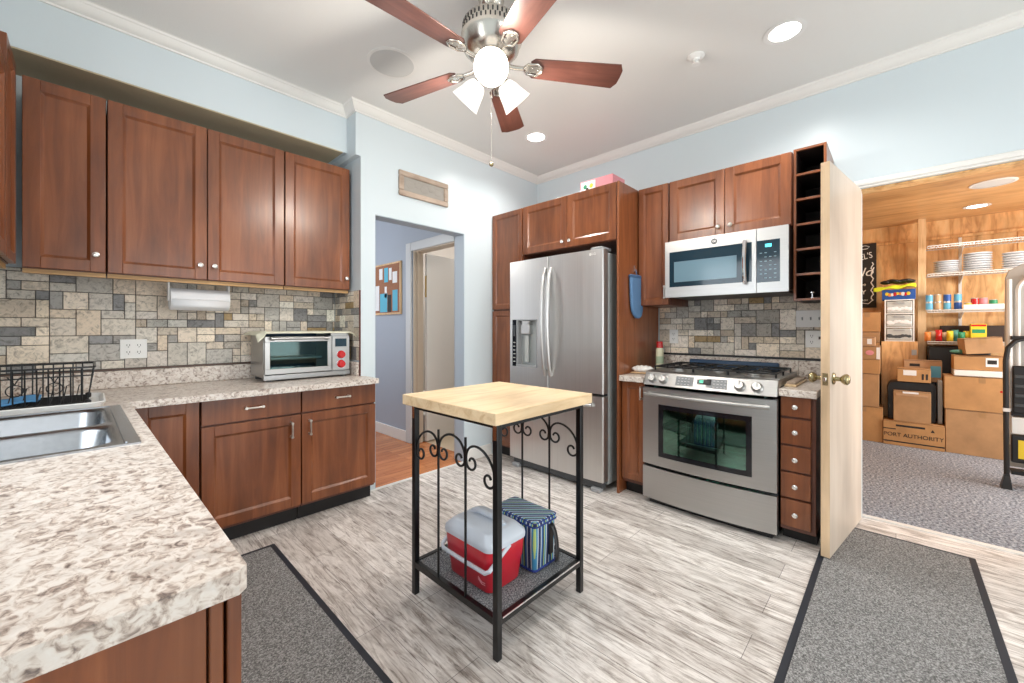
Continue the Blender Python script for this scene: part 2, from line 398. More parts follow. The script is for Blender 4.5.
# thin grey-blue lining on the jambs and header of the cased opening
sbox('trim_10', P('opening_lining_grey', (.40, .47, .54), .45), (2.414, 2.42, YW+.003, YW+T, 0, 2.143), (1.525, 2.414, YW+.003, YW+T, 2.137, 2.143), (1.525, 1.531, YW+.003, YW+T, 0, 2.137))
# storage room shell
sbox('wall_storage_back', 'ply', (6.75, 6.85, -2.3, 1.1, 0, 2.50))
sbox('wall_storage_left', 'ply', (3.61, 6.75, .95, 1.05, 0, 2.50))
sbox('wall_storage_right', 'ply', (3.61, 6.75, -2.3, -2.2, 0, 2.50))
m = MB()
m.box(6.725, 6.75, -2.2, .95, 2.28, 2.31)
for y in (.8, .5, .22, -.1, -.55, -.95, -1.4): m.box(6.74, 6.75, y, y+.02, .0, 2.28)
struct(m.build('trim_11', 'ply'))
m = MB(); m.box(XW+.131, XW+.17, -.75, .20, 2.19, 2.30); m.box(XW+.17, XW+.20, -.75, .20, 2.30, 2.499)
struct(m.build('trim_12', 'ply'))
sbox('trim_13', 'ply', (XW+.02, XW+.131, -.62, .165, 2.160, 2.169))
sbox('trim_14', 'white_trim', (3.545, 3.585, -.618, .163, 0, .008))
sbox('trim_15', 'white_trim', (1.45, 2.42, 2.915, 2.945, 0, .006))
# crown moulding
def crown_profile(d=.062, h=.070):
    return [(0, -h), (.010, -h), (.012, -h+.010), (.020, -h+.014), (.036, -h+.034), (.046, -.018), (.052, -.014), (.054, -.004), (d, 0), (0, 0)]
def crown(name, a, b, normal, z=CEIL, ext=(0, 0), mat='white_trim'):
    """run from a to b; normal points into the room; mitred by ext along the run per unit of projection"""
    m = MB(); a = Vector((*a, 0)); b = Vector((*b, 0)); d = (b-a).normalized(); n = Vector((*normal, 0)); pr = crown_profile()
    A = [m.bm.verts.new(a + n*p - d*p*ext[0] + Vector((0, 0, z+q))) for p, q in pr]
    B = [m.bm.verts.new(b + n*p + d*p*ext[1] + Vector((0, 0, z+q))) for p, q in pr]
    k = len(pr)
    for i in range(k): m._f([A[i], A[(i+1) % k], B[(i+1) % k], B[i]])
    m._f(A[::-1]); m._f(B)
    return struct(m.build(name, mat, smooth=25))
YSOF = 3.08
SOFX = 1.37
sbox('wall_soffit', 'wall', (XL, SOFX, YSOF, YT, 2.615, CEIL), (SOFX, XS, YW, YT, 2.56, CEIL))
sbox('trim_16', P('tan_unpainted_drywall', (.50, .42, .28), .8, bump=.5, bscale=80), (XL, SOFX-.03, YSOF+.003, YT-.002, 2.608, 2.615))
sbox('wall_soffit_left', 'wall', (XL, -.335, -.3, YSOF, 2.50, CEIL))
crown('trim_1', (-.335, YSOF), (SOFX, YSOF), (0, -1), ext=(-1, -1))
crown('trim_2', (SOFX, YSOF), (SOFX, YW), (-1, 0), ext=(-1, 1))
crown('trim_3', (SOFX, YW), (XW, YW), (0, -1), ext=(1, -1))
crown('trim_4', (XW, YW), (XW, YB), (-1, 0), ext=(-1, -1))
crown('trim_5', (-.335, YSOF), (-.335, -.3), (1, 0), ext=(-1, 0))
# header casing over the storage opening and the casing past the frame
m = MB(); z0 = 2.170
m.prism([(XW, z0), (XW-.012, z0), (XW-.014, z0+.012), (XW-.022, z0+.016), (XW-.024, z0+.030), (XW-.012, z0+.034), (XW-.010, z0+.046), (XW-.004, z0+.052), (XW, z0+.052)], 'y', -.70, .20)
struct(m.build('trim_6', 'white_trim', smooth=20))
sbox('trim_7', 'white_trim', (XW-.016, XW, -.70, -.625, 0, 2.169), bevel=.003)
def baseboard(name, x0, x1, y0, y1, h=.12):
    return sbox(name, 'white_trim', (x0, x1, y0, y1, 0, h), bevel=.004)
baseboard('baseboard_hall', 2.402, 2.42, 3.90, 6.1)
baseboard('baseboard_doorway', 2.43, 2.76, YW-.015, YW, .11)
baseboard('baseboard_behind', XL, XW, YB, YB+.015)
# ------------------------------------------------------------------ cabinets
def shaker(m, x0, x1, z0, z1, t=.021, fr=.058, dep=.010, bw=.012):
    """a frame-and-panel front, front face at y=0, back at y=t"""
    m.box(x0, x0+fr, 0, t, z0, z1); m.box(x1-fr, x1, 0, t, z0, z1)
    m.box(x0+fr, x1-fr, 0, t, z0, z0+fr); m.box(x0+fr, x1-fr, 0, t, z1-fr, z1)
    a0, a1, c0, c1 = x0+fr, x1-fr, z0+fr, z1-fr
    o = [m.bm.verts.new(p) for p in ((a0, .0015, c0), (a1, .0015, c0), (a1, .0015, c1), (a0, .0015, c1))]
    q = [m.bm.verts.new(p) for p in ((a0+bw, dep, c0+bw), (a1-bw, dep, c0+bw), (a1-bw, dep, c1-bw), (a0+bw, dep, c1-bw))]
    for i in range(4): m._f([o[i], o[(i+1) % 4], q[(i+1) % 4], q[i]])
    m._f(q)
def knob(parent, x, z, mat='knob_white', r=.015):
    m = MB(); m.lathe([(.006, 0), (.005, -.012), (.012, -.016), (r, -.022), (r*.9, -.027), (r*.5, -.030), (.001, -.0305)], (x, 0, z), 'y', 20)
    return m.build('knob', mat, parent)
def pull(parent, x, z, v=True, L=.10, mat='nickel'):
    m = MB(); h = L/2; P_ = []
    for k in range(9):
        t = -1+2*k/8; off = t*h*.92; out = -.026-.004*(1-t*t)
        P_.append((x, out, z+off) if v else (x+off, out, z))
    m.tube(P_, .0055, 8)
    for sgn in (-1, 1):
        o = sgn*h*.86; c = (x, 0, z+o) if v else (x+o, 0, z)
        m.lathe([(.009, 0), (.006, -.006), (.006, -.028), (.008, -.032)], c, 'y', 12)
    return m.build('handle', mat, parent)
def cabinet(name, label, loc, rz, wd, d, h, fronts, cat='cabinet', group=None, toe=0, rail=False, side='cherry_carcass', mat='cherry'):
    e = empty(name, loc, rz, label, cat, group)
    b = MB(); b.box(.001, wd-.001, .023, d, toe, h); b.build('body', side, e, bevel=.0015)
    if toe: MB().box(.002, wd-.002, .08, d-.02, 0, toe).build('toe_kick', 'toe', e)
    if rail: MB().box(.002, wd-.002, .03, .05, -.022, 0).build('light_rail', 'rail', e)
    for f in fronts:
        kind, x0, x1, z0, z1, hd = f
        m = MB()
        if kind == 'door': shaker(m, x0, x1, z0, z1)
        elif kind == 'thin': shaker(m, x0, x1, z0, z1, fr=.045)
        else: m.box(x0, x1, 0, .021, z0, z1)
        p = m.build('drawer' if kind == 'drawer' else 'door', mat, e, bevel=.002)
        if hd:
            if hd[0] == 'knob': knob(p, hd[1], hd[2], hd[3] if len(hd) > 3 else 'knob_white')
            else: pull(p, hd[1], hd[2], hd[3])
    return e
UZ0, UZ1, UY = 1.55, 2.49, 3.07
UH = UZ1-UZ0; UD = YT-UY-.004
g = 'upper cabinets over the sink-side counter'
cabinet('wall_cabinet', 'brown single-door upper cabinet in the corner, farthest from the doorway, knob low right', (-.235, UY, UZ0), 0, .292, UD, UH,
        [('door', .003, .289, .004, UH-.003, ('knob', .252, .092))], group=g, rail=True)
cabinet('wall_cabinet', 'brown two-door upper cabinet directly above the paper towel holder', (.059, UY, UZ0), 0, .869, UD, UH,
        [('door', .003, .434, .004, UH-.003, ('knob', .400, .088)), ('door', .439, .866, .004, UH-.003, ('knob', .471, .088))], group=g, rail=True)
cabinet('wall_cabinet', 'brown single-door upper cabinet above the toaster oven, beside the doorway wall', (.930, UY, UZ0), 0, .460, UD, UH,
        [('door', .003, .457, .004, UH-.003, ('knob', .447-.02, .088))], group=g, rail=True)
# upper cabinets on the sink wall, seen at a grazing angle
cabinet('wall_cabinet', 'narrow brown upper cabinet on the sink wall, at the photo\'s left border', (-.243, 2.68, UZ0), PI/2, .30, .264, UH,
        [('thin', .003, .297, .004, UH-.003, None)], rail=True)
cabinet('wall_cabinet', 'brown upper cabinet on the sink wall, shorter and cut off by the left frame edge', (-.243, 2.30, UZ0), PI/2, .376, .264, .80,
        [('door', .003, .373, .004, .797, None)], rail=True)
# base cabinets
BY = 2.77; CT = .894
BH = .856
cabinet('base_cabinet', 'brown corner base cabinet door without handle, next to the sink counter', (.141, BY, 0), 0, .274, .60, BH,
        [('door', .003, .270, .12, .850, None)], toe=.10, group='base cabinets under the toaster counter')
for (x, wd, pl, pr, lab) in ((.417, .518, .671-.417, .875-.417, 'brown base cabinet with drawer over one door, middle of the toaster-side counter'),
                             (.937, .510, 1.198-.937, .985-.937, 'brown base cabinet with drawer and door directly beneath the toaster oven, beside the doorway')):
    cabinet('base_cabinet', lab, (x, BY, 0), 0, wd, .60 if x < .9 else .150, BH,
            [('drawer', .003, wd-.003, .712, .850, ('pull', pl, .785, False)), ('door', .003, wd-.003, .12, .702, ('pull', pr, .612, True))], toe=.10, group='base cabinets under the toaster counter')
# sink-run cabinet: end panel towards the camera
e = empty('sink_base_cabinet', (.161, .722, 0), .0175, 'dark brown sink base cabinet below the near end of the granite counter', 'cabinet')
m = MB(); m.box(-.61, -.03, .022, .90, .10, BH); m.box(-.61, -.03, .90, 2.02, .10, .60); m.box(-.06, -.03, .90, 2.02, .60, BH); m.build('body', 'cherry_carcass', e)
MB().box(-.59, -.10, .04, 2.02, 0, .10).build('toe_kick', 'toe', e)
m = MB(); m.box(-.61, -.045, .004, .021, .02, BH); m.build('end_panel', 'cherry', e, bevel=.002)
m = MB(); m.box(-.042, -.024, .004, .021, .02, BH); m.build('stile', 'cherry', e, bevel=.003)
m = MB(); m.box(-.020, -.001, .004, .10, .02, BH); m.build('corner_post', 'cherry', e, bevel=.003)
for k, (a, b_) in enumerate(((.11, .48), (.49, .94), (.95, 1.40), (1.41, 1.86))):
    m = MB(); m2 = MB(); shaker(m2, a, b_, .12, .70)
    for v in m2.bm.verts: v.co = Vector((-.008 - v.co[1], v.co[0], v.co[2]))
    m2.build('door', 'cherry', e, bevel=.002)
    MB().box(-.028, -.008, a, b_, .71, .855).build('drawer', 'cherry', e, bevel=.002)
# countertop with sink cut-out
def slab(name, label, cat, pieces, curb, parts=None):
    pass
CB = CT-.036
e = empty('countertop', (0, 0, 0), 0, 'L-shaped cream and grey speckled stone-look countertop with low backsplash curb', 'countertop')
SX0, SX1, SY0, SY1 = -.44, .085, 1.72, 2.56     # sink opening
XE = .163; XF_ = .130; YE = .700; YF = 2.70
m = MB()
ch = .012
# outline pieces (with a clipped corner at the near end)
m.prism([(XL+.002, YE), (XE-ch, YE), (XE, YE+ch), (XE+(XF_-XE)*(SY0-YE)/2., SY0), (XL+.002, SY0)], 'z', CB, CT)
m.box(XL+.002, SX0, SY0, SY1, CB, CT); xa = lambda y: XE+(XF_-XE)*(y-YE)/2.
m.prism([(SX1, SY0), (xa(SY0), SY0), (xa(SY1), SY1), (SX1, SY1)], 'z', CB, CT)
m.prism([(XL+.002, SY1), (xa(SY1), SY1), (xa(YF), YF), (1.435, YF), (1.435, YW-.004), (XS-.004, YW-.004), (XS-.004, YT-.008), (XL+.002, YT-.008)], 'z', CB, CT)
bmesh.ops.remove_doubles(m.bm, verts=m.bm.verts, dist=.0004)
m.build('slab', 'granite', e, smooth=0)
m = MB(); m.box(XL+.03, XS-.01, YT-.030, YT-.008, CT, CT+.105); m.box(XS-.028, XS-.006, YW+.01, YT-.03, CT, CT+.105); m.box(XL+.004, XL+.026, YE+.02, YT-.03, CT, CT+.105)
m.build('curb', 'granite', e, bevel=.006)
# ------------------------------------------------------------------ stone mosaic
def mosaic(name, W, H, fn, u=.050, seed=1, gap=.0035, th=.006):
    r = random.Random(seed); nx, nz = int(math.ceil(W/u)), int(math.ceil(H/u)); occ = [[False]*nz for _ in range(nx)]
    m = MB(); col = m.bm.loops.layers.color.new('tile')
    pal = [(.90, .86, .80), (.84, .81, .76), (.78, .77, .74), (.94, .91, .86), (.68, .67, .65), (.86, .80, .72), (.80, .78, .74), (.88, .85, .81), (.56, .56, .56), (.90, .85, .78)]
    m.mats = ['tile', 'grout']
    for i in range(nx):
        for j in range(nz):
            if occ[i][j]: continue
            opts = [(3, 2), (2, 1), (2, 1), (1, 2), (2, 2), (2, 2), (1, 1), (3, 1), (2, 3)]
            r.shuffle(opts); opts.append((1, 1))
            for a, b_ in opts:
                if i+a <= nx and j+b_ <= nz and not any(occ[p][q] for p in range(i, i+a) for q in range(j, j+b_)): break
            for p in range(i, i+a):
                for q in range(j, j+b_): occ[p][q] = True
            x0, x1, z0, z1 = i*u+gap/2, min((i+a)*u, W)-gap/2, j*u+gap/2, min((j+b_)*u, H)-gap/2
            if x1-x0 < .006 or z1-z0 < .006: continue
            c = r.choice(pal); k = r.uniform(.88, 1.1); c = tuple(v*k for v in c)
            if r.random() < .035: c = (.68, .58, .42)
            t = th*r.uniform(.75, 1.1); bv = .0022; n0 = len(m.bm.faces)
            j_ = lambda: r.uniform(-.0008, .0008)
            P0 = [fn(x0+j_(), z0+j_(), 0), fn(x1+j_(), z0+j_(), 0), fn(x1+j_(), z1+j_(), 0), fn(x0+j_(), z1+j_(), 0)]
            P1 = [fn(x0, z0, t-bv), fn(x1, z0, t-bv), fn(x1, z1, t-bv), fn(x0, z1, t-bv)]
            P2 = [fn(x0+bv, z0+bv, t), fn(x1-bv, z0+bv, t), fn(x1-bv, z1-bv, t), fn(x0+bv, z1-bv, t)]
            V = [[m.bm.verts.new(p) for p in Q] for Q in (P0, P1, P2)]; m.mi = 0; fs = []
            for a_ in range(2):
                for q in range(4): fs.append(m._f([V[a_][q], V[a_][(q+1) % 4], V[a_+1][(q+1) % 4], V[a_+1][q]]))
            fs.append(m._f(V[2]))
            for f in fs:
                for l in f.loops: l[col] = (*c, 1)
    m.mi = 1
    vs = [m.bm.verts.new(fn(*p)) for p in ((0, 0, .002), (W, 0, .002), (W, H, .002), (0, H, .002))]; m._f(vs)
    return struct(m.build(name, None, smooth=0))
Z1 = CT+.117
mosaic('wall_tile_left', XS-XL-.002, 1.58-Z1, lambda a, b_, t: (XL+a, YT-.001-t, Z1+b_), seed=4)
mosaic('wall_tile_return', YT-YW-.03, 1.545-Z1, lambda a, b_, t: (XS-.001-t, YW+.012+a, Z1+b_), seed=9)
sbox('trim_17', P('dark_red_edge_trim', (.10, .02, .015), .4), (XS-.010, XS-.0005, YW-.002, YW+.010, CT+.002, 1.545), bevel=.002)
sbox('trim_19', P('dark_brown_pencil_trim', (.11, .07, .055), .5), (XL, XS-.002, YT-.012, YT-.0005, Z1-.012, Z1), bevel=.002)
ZB1 = 1.043
mosaic('wall_tile_right', 1.515-.166, 1.49-ZB1, lambda a, b_, t: (XW-.001-t, 1.515-a, ZB1+b_), seed=23)
sbox('trim_18', 'black', (XW-.016, XW-.0005, .17, 1.515, ZB1-.014, ZB1), bevel=.002)
# ------------------------------------------------------------------ sink
e = empty('kitchen_sink', (.026, 0, CT), .0175, 'stainless double-basin drop-in sink in the left counter', 'sink')
m = MB()
t = .004; X0, X1, Y0, Y1 = -.455, .112, 1.70, 2.60
B1 = (-.385, .045, 1.745, 2.065); B2 = (-.385, .045, 2.125, 2.53)
def rr(x0, x1, y0, y1, r, z, n=5):
    out = []
    for cx, cy, a0 in ((x1-r, y1-r, 0), (x0+r, y1-r, PI/2), (x0+r, y0+r, PI), (x1-r, y0+r, 1.5*PI)):
        for k in range(n+1):
            a = a0+PI/2*k/n; out.append((cx+r*math.cos(a), cy+r*math.sin(a), z))
    return out
def basin(m, B, depth=.19):
    x0, x1, y0, y1 = B
    L = [rr(x0-.012, x1+.012, y0-.012, y1+.012, .075, t), rr(x0, x1, y0, y1, .065, -.006), rr(x0+.012, x1-.012, y0+.012, y1-.012, .06, -depth+.03), rr(x0+.04, x1-.04, y0+.04, y1-.04, .05, -depth)]
    V = [[m.bm.verts.new(p) for p in l] for l in L]; n = len(L[0])
    for a in range(3):
        for k in range(n): m._f([V[a][k], V[a][(k+1) % n], V[a+1][(k+1) % n], V[a+1][k]])
    m._f(V[3]); return V[0]
top = []
for B in (B1, B2): top.append(basin(m, B))
def deck_ring(m, cell, ring):
    # quad-fill between a rectangular cell and the rounded ring of the basin
    x0, x1, y0, y1 = cell; n = len(ring); per = n//4
    cor = [m.bm.verts.new(p) for p in ((x1, y1, t), (x0, y1, t), (x0, y0, t), (x1, y0, t))]
    for c in range(4):
        seg = ring[c*per:(c+1)*per]
        for a, b_ in zip(seg, seg[1:]): m._f([cor[c], a, b_])
        m._f([cor[c], seg[-1], ring[((c+1)*per) % n], cor[(c+1) % 4]])
ym = 2.095
deck_ring(m, (X0+.02, X1-.035, Y0+.012, ym), top[0]); deck_ring(m, (X0+.02, X1-.035, ym, Y1-.02), top[1])
m.box(X0, X0+.02, Y0, Y1, 0, t+.002); m.box(X1-.035, X1, Y0, Y1, 0, t+.001); m.box(X0+.02, X1-.035, Y0, Y0+.012, 0, t+.002); m.box(X0+.02, X1-.035, Y1-.02, Y1, 0, t+.002)
m.box(X1-.036, X1-.030, Y0+.02, Y1-.03, t, t+.004)
m.build('basin', 'sink_steel', e, smooth=50)
for B in (B1, B2):
    cx, cy = (B[0]+B[1])/2-.03, (B[2]+B[3])/2
    MB().lathe([(.045, -.187), (.045, -.184), (.035, -.184), (.03, -.188)], (cx, cy, 0), 'z', 24).build('drain', 'chrome', e)
# ------------------------------------------------------------------ dish rack and tray
e = empty('drain_tray', (0, 0, CT), 0, 'white plastic drip tray under the black dish rack', 'tray')
m = MB()
def traypt(L): return [m.bm.verts.new(p) for p in L]
V = [traypt(rr(-.47, .035, 2.61, 2.99, .05, z)) if k == 0 else traypt(rr(-.47+d, .035-d, 2.61+d, 2.99-d, .05, z)) for k, (d, z) in enumerate(((0, .001), (-.012, .024), (-.006, .028), (.008, .010), (.02, .009)))]
n = len(V[0])
for a in range(4):
    for k in range(n): m._f([V[a][k], V[a][(k+1) % n], V[a+1][(k+1) % n], V[a+1][k]])
m._f(V[0][::-1]); m._f(V[4]); m.build('tray', 'white', e)
e = empty('dish_rack', (0, 0, CT+.012), 0, 'black wire dish rack standing on the white tray at left', 'dish rack')
m = MB(); X0r, X1r, Y0r, Y1r = -.44, -.01, 2.655, 2.96
def loop(z, g=0, r=.02): return rr(X0r-g, X1r+g, Y0r-g, Y1r+g, r, z, 3)
m.tube(loop(.172, .022), .0042, 6, closed=True); m.tube(loop(.135, .016), .003, 6, closed=True); m.tube(loop(.012, 0), .003, 6, closed=True)
m.build('rim', 'black_metal', e)
m = MB(); n = 13
for k in range(n):
    x = X0r+.02+(X1r-X0r-.04)*k/(n-1)
    m.tube([(x, Y0r-.02, .172), (x, Y0r-.004, .02), (x, Y0r+.01, .012), (x, Y1r-.01, .012), (x, Y1r+.004, .02), (x, Y1r+.02, .172)], .0027, 6)
for k in range(7):
    y = Y0r+.03+(Y1r-Y0r-.06)*k/6
    m.tube([(X0r-.02, y, .172), (X0r, y, .014), (X1r, y, .014), (X1r+.02, y, .172)], .0027, 6)
m.build('wires', 'black_metal', e)
m = MB()
for k in range(10):
    x = X0r+.04+(X1r-X0r-.08)*k/9
    m.tube([(x, Y0r+.05, .012), (x+.012, Y0r+.075, .085), (x+.02, Y0r+.06, .09)], .002, 6)
m.build('plate_prongs', 'black_metal', e)
for cx in (-.11, -.22):
    m = MB(); m.tube([(cx+.024*math.cos(a*PI/8), Y0r-.008, .085+.024*math.sin(a*PI/8)) for a in range(16)], .002, 6, closed=True)
    m.tube([(cx-.02, Y0r-.010, .145), (cx-.006, Y0r-.010, .125), (cx, Y0r-.008, .109)], .002, 6); m.tube([(cx+.02, Y0r-.010, .145), (cx+.006, Y0r-.010, .125), (cx, Y0r-.008, .109)], .002, 6)
    m.build('wire_scroll', 'black_metal', e)
for x, y in ((X1r, Y0r), (X0r, Y0r), (X1r, Y1r), (X0r, Y1r)):
    MB().lathe([(.009, -.002), (.011, .004), (.011, .020), (.006, .024)], (x, y, 0), 'z', 10).build('foot', 'black', e)
o = MB().grid(lambda a, b_: (-.40+.24*a, 2.70+.20*b_, .026+.006*math.sin(a*9)+.005*math.sin(b_*8)), 14, 12).build('dish_cloth', P('bright_blue_cloth', (.10, .32, .62), .8), solid=.006)
o.location = (0, 0, CT+.012); tag(o, 'bright blue cloth lying inside the black dish rack', 'cloth')
# ------------------------------------------------------------------ outlets and switches
def outlet(loc, rz, label, gangs=2, kind='outlet', dark=False):
    wd = .07+.048*(gangs-1)+.004; h = .118
    e = empty('wall_outlet' if kind == 'outlet' else 'light_switch', loc, rz, label, 'outlet' if kind == 'outlet' else 'light switch')
    MB().box(-wd/2, wd/2, -.006, 0, -h/2, h/2).build('plate', 'white', e, bevel=.002)
    for g_ in range(gangs):
        cx = (g_-(gangs-1)/2)*.048
        if kind == 'outlet':
            if dark and g_ == gangs-1:
                m = MB(); m.box(cx-.016, cx+.016, -.009, -.006, -.033, .033); m.build('insert', 'white', e)
                m = MB(); m.box(cx-.010, cx+.010, -.0105, -.009, -.002, .018); m.build('test_button', 'black', e)
                continue
            for dz in (.021, -.021):
                f = MB().lathe([(.0165, -.006), (.0165, -.0085), (.001, -.0085)], (cx, 0, dz), 'y', 16).build('receptacle', 'white', e)
                m = MB()
                m.box(cx-.008, cx-.0055, -.0092, -.0085, dz-.003, dz+.008); m.box(cx+.0045, cx+.007, -.0092, -.0085, dz-.003, dz+.008); m.ball((cx, -.0085, dz-.009), .0025)
                m.build('slots', 'ink', f)
        else:
            m = MB(); m.hexa([(cx-.004, -.006, -.010), (cx+.004, -.006, -.010), (cx+.004, 0, -.010), (cx-.004, 0, -.010), (cx-.004, -.018, .010), (cx+.004, -.018, .010), (cx+.004, 0, .012), (cx-.004, 0, .012)])
            m.build('toggle', 'grey', e)
    return e
outlet((.181, YT-.008, 1.128), 0, 'white four-socket outlet plate on the stone tiles above the left counter', 2)
outlet((XW-.008, 1.385, 1.186), -PI/2, 'small white single plate on tiles behind the stove, left side', 1, 'outlet')
outlet((XW-.008, .430, 1.322), -PI/2, 'wide white three-toggle switch plate below the wine rack', 3, 'switch')
outlet((XW-.008, .400, 1.180), -PI/2, 'white outlet plate with black button, right below the switch plate', 2, 'outlet', True)
# ------------------------------------------------------------------ paper towel holder
e = empty('paper_towel_holder', (0, 0, 0), 0, 'white paper towel roll mounted under the upper cabinets', 'paper towel')
cx0, cx1, cy, cz = .328, .640, 3.24, 1.436
MB().lathe([(.001, cx0+.006), (.066, cx0+.006), (.068, cx0+.012), (.068, cx1-.012), (.066, cx1-.006), (.001, cx1-.006)], (0, cy, cz), 'x', 32, caps=False).build('roll', 'paper', e, smooth=50)
for x in (cx0, cx1-.006):
    m = MB(); m.prism([(cy-.03, cz-.012), (cy+.03, cz-.012), (cy+.032, cz+.08), (cy+.04, 1.545), (cy-.04, 1.545), (cy-.032, cz+.08)], 'x', x-.004, x+.004); m.build('bracket', 'white', e, bevel=.002)
MB().box(cx0, cx1, cy-.04, cy+.04, 1.538, 1.546).build('mount', 'white', e)
MB().grid(lambda a, b_: (cx0+.012+a*(cx1-cx0-.024), cy-.0685-.004*b_, cz+.0-.05*b_), 1, 3).build('loose_sheet', 'paper', e, solid=.001)
# ------------------------------------------------------------------ toaster oven
e = empty('toaster_oven', (.790, 3.02, CT), 0, 'stainless toaster oven with red knobs on the granite counter', 'toaster oven')
W_, D_, H_ = .575, .325, .335
m = MB(); m.box(0, W_, .02, D_, .025, .03); m.box(0, W_, .02, D_, H_-.006, H_); m.box(0, .012, .02, D_, .03, H_-.006); m.box(W_-.012, W_, .02, D_, .03, H_-.006); m.box(.012, W_-.012, D_-.01, D_, .03, H_-.006); m.box(W_-.135, W_-.013, .02, D_-.01, .03, H_-.006)
m.build('body', 'steel_h', e, bevel=.004)
m = MB(); m.box(-.003, W_+.003, .0, .03, .012, .045); m.build('base_strip', 'steel_dark', e, bevel=.002)
for x in (.02, W_-.05):
    for y in (.02, D_-.06): MB().box(x, x+.03, y, y+.03, 0, .03).build('foot', 'darkgrey', e)
dx1 = W_-.135
m = MB(); m.box(.004, dx1, 0, .018, .05, .085); m.box(.004, dx1, 0, .018, .268, .305); m.box(.004, .035, 0, .018, .085, .268); m.box(dx1-.030, dx1, 0, .018, .085, .268)
dr = m.build('door', 'steel_h', e, bevel=.002)
MB().box(.035, dx1-.030, .006, .010, .085, .268).build('window', 'toaster_glass', dr)
m = MB(); m.tube([(.03, -.032, .292), (dx1-.03, -.032, .292)], .010, 12); hd = m.build('handle', 'steel_h', dr)
for x in (.045, dx1-.045): MB().box(x-.010, x+.010, -.034, .0, .278, .306).build('handle_mount', 'darkgrey', dr, bevel=.004)
m = MB()
for k in range(12): m.tube([(.02, .05+k*.02, .14), (dx1-.01, .05+k*.02, .14)], .0015, 5)
m.build('rack', 'chrome', e)
MB().box(.05, dx1-.05, .05, .26, .145, .16).build('baking_pan', 'nickel', e, bevel=.004)
m = MB(); m.box(.013, dx1, .30, .312, .035, .32); m.box(.013, dx1, .02, .31, .031, .034); m.build('cavity_lining', 'navy', e)
m = MB(); m.box(dx1+.004, W_-.002, 0, .018, .05, .305); m.build('control_panel', 'steel_h', e, bevel=.002)
MB().box(dx1+.025, W_-.025, -.002, .0, .225, .285).build('display', 'mw_glass', e)
for z in (.165, .095):
    k_ = MB().lathe([(.034, 0), (.034, -.004), (.028, -.006), (.024, -.028), (.022, -.030), (.001, -.030)], ((dx1+W_)/2, 0, z), 'y', 24).build('knob', 'redknob', e)
    MB().lathe([(.035, .001), (.035, -.005), (.031, -.005), (.031, .001)], ((dx1+W_)/2, 0, z), 'y', 24, caps=False).build('ring', 'chrome', k_)
# cream mat/cloth draped on top
e2 = empty('oven_top_cloth', (.79, 3.02, CT+H_), 0, 'cream cloth draped over the toaster oven top', 'cloth')
def cl(a, b_):
    x = -.045+a*(W_+.083); y = -.035+b_*(D_+.05)
    ox = max(0, -x, x-W_); oy = max(0, -y)
    z = .0045 - .55*ox - .35*oy - .55*ox*oy*20 + .0015*math.sin(x*40)*math.sin(y*30)
    if x < 0 and y < 0.02: z -= .018
    return (x, y, z)
MB().grid(cl, 40, 20).build('cloth', 'cream', e2, solid=.003)
# ------------------------------------------------------------------ right wall: pantry, fridge cabinets
FX = 2.77; TD = XW-FX-.004
TOPZ = 2.38
cabinet('pantry_cabinet', 'tall narrow brown pantry cabinet between doorway wall and refrigerator', (FX, 2.925, 0), -PI/2, .412, TD, TOPZ,
        [('thin', .008, .406, .12, 1.425, None), ('thin', .008, .406, 1.442, TOPZ-.004, None)], toe=.10)
cabinet('wall_cabinet', 'brown two-door upper cabinet directly above the refrigerator', (FX, 2.511, 1.935), -PI/2, .968, TD, TOPZ-1.935,
        [('door', .004, .502, .004, TOPZ-1.935-.003, ('knob', .468, .055, 'knob_white')), ('door', .506, .964, .004, TOPZ-1.935-.003, ('knob', .542, .055, 'knob_white'))])
e = empty('refrigerator_surround', (FX, 1.541, 0), 0, 'tall brown wood side panel right of the refrigerator', 'cabinet panel')
MB().box(.0, TD, -.018, 0, 0, TOPZ).build('panel', 'cherry_side', e, bevel=.0015)
# fridge
FR = 2.66
e = empty('refrigerator', (FR, 2.575, 0), -PI/2, 'stainless french-door refrigerator with water dispenser', 'refrigerator')
Wf = .980; FH = 1.86; sx = .463
m = MB(); m.box(.072, Wf-.006, .085, .78, .05, FH-.02); m.build('body', 'fridge_side', e, bevel=.006)
def bowed(m, x0, x1, z0, z1, t=.075, W=Wf, bow=.012, n=10, holes=None):
    f = lambda x: -bow*(1-((x-W/2)/(W/2))**2)+bow*.0
    A = []; 
    for k in range(n+1):
        x = x0+(x1-x0)*k/n; A.append((x, f(x)+.004))
    A[0] = (x0, A[0][1]+.006); A.insert(1, (x0+.006, f(x0)+.004)); A[-1] = (x1, A[-1][1]+.006); A.insert(-1, (x1-.006, f(x1)+.004))
    m.prism(A+[(x1, t), (x0, t)], 'z', z0, z1)
DX0, DX1, DZ0, DZ1 = .047, .335, .915, 1.335
m = MB(); bowed(m, 0, sx-.003, DZ1, FH); bowed(m, 0, sx-.003, .755, DZ0); bowed(m, 0, DX0, DZ0, DZ1, n=3); bowed(m, DX1, sx-.003, DZ0, DZ1, n=3); m.box(DX0, DX1, .055, .074, DZ0, DZ1)
ld = m.build('door', 'steel', e, smooth=20)
m = MB(); bowed(m, sx+.003, Wf, .755, FH); rd = m.build('door', 'steel', e, smooth=20)
m = MB(); bowed(m, 0, Wf, .085, .735); fz = m.build('freezer_drawer', 'steel', e, smooth=20)
m = MB(); m.box(.01, Wf-.01, .074, .084, .07, FH-.01); m.build('gasket', 'black', e)
m = MB(); m.box(.03, Wf-.03, .03, .10, .02, .08); m.build('kick_grille', 'darkgrey', e, bevel=.005)
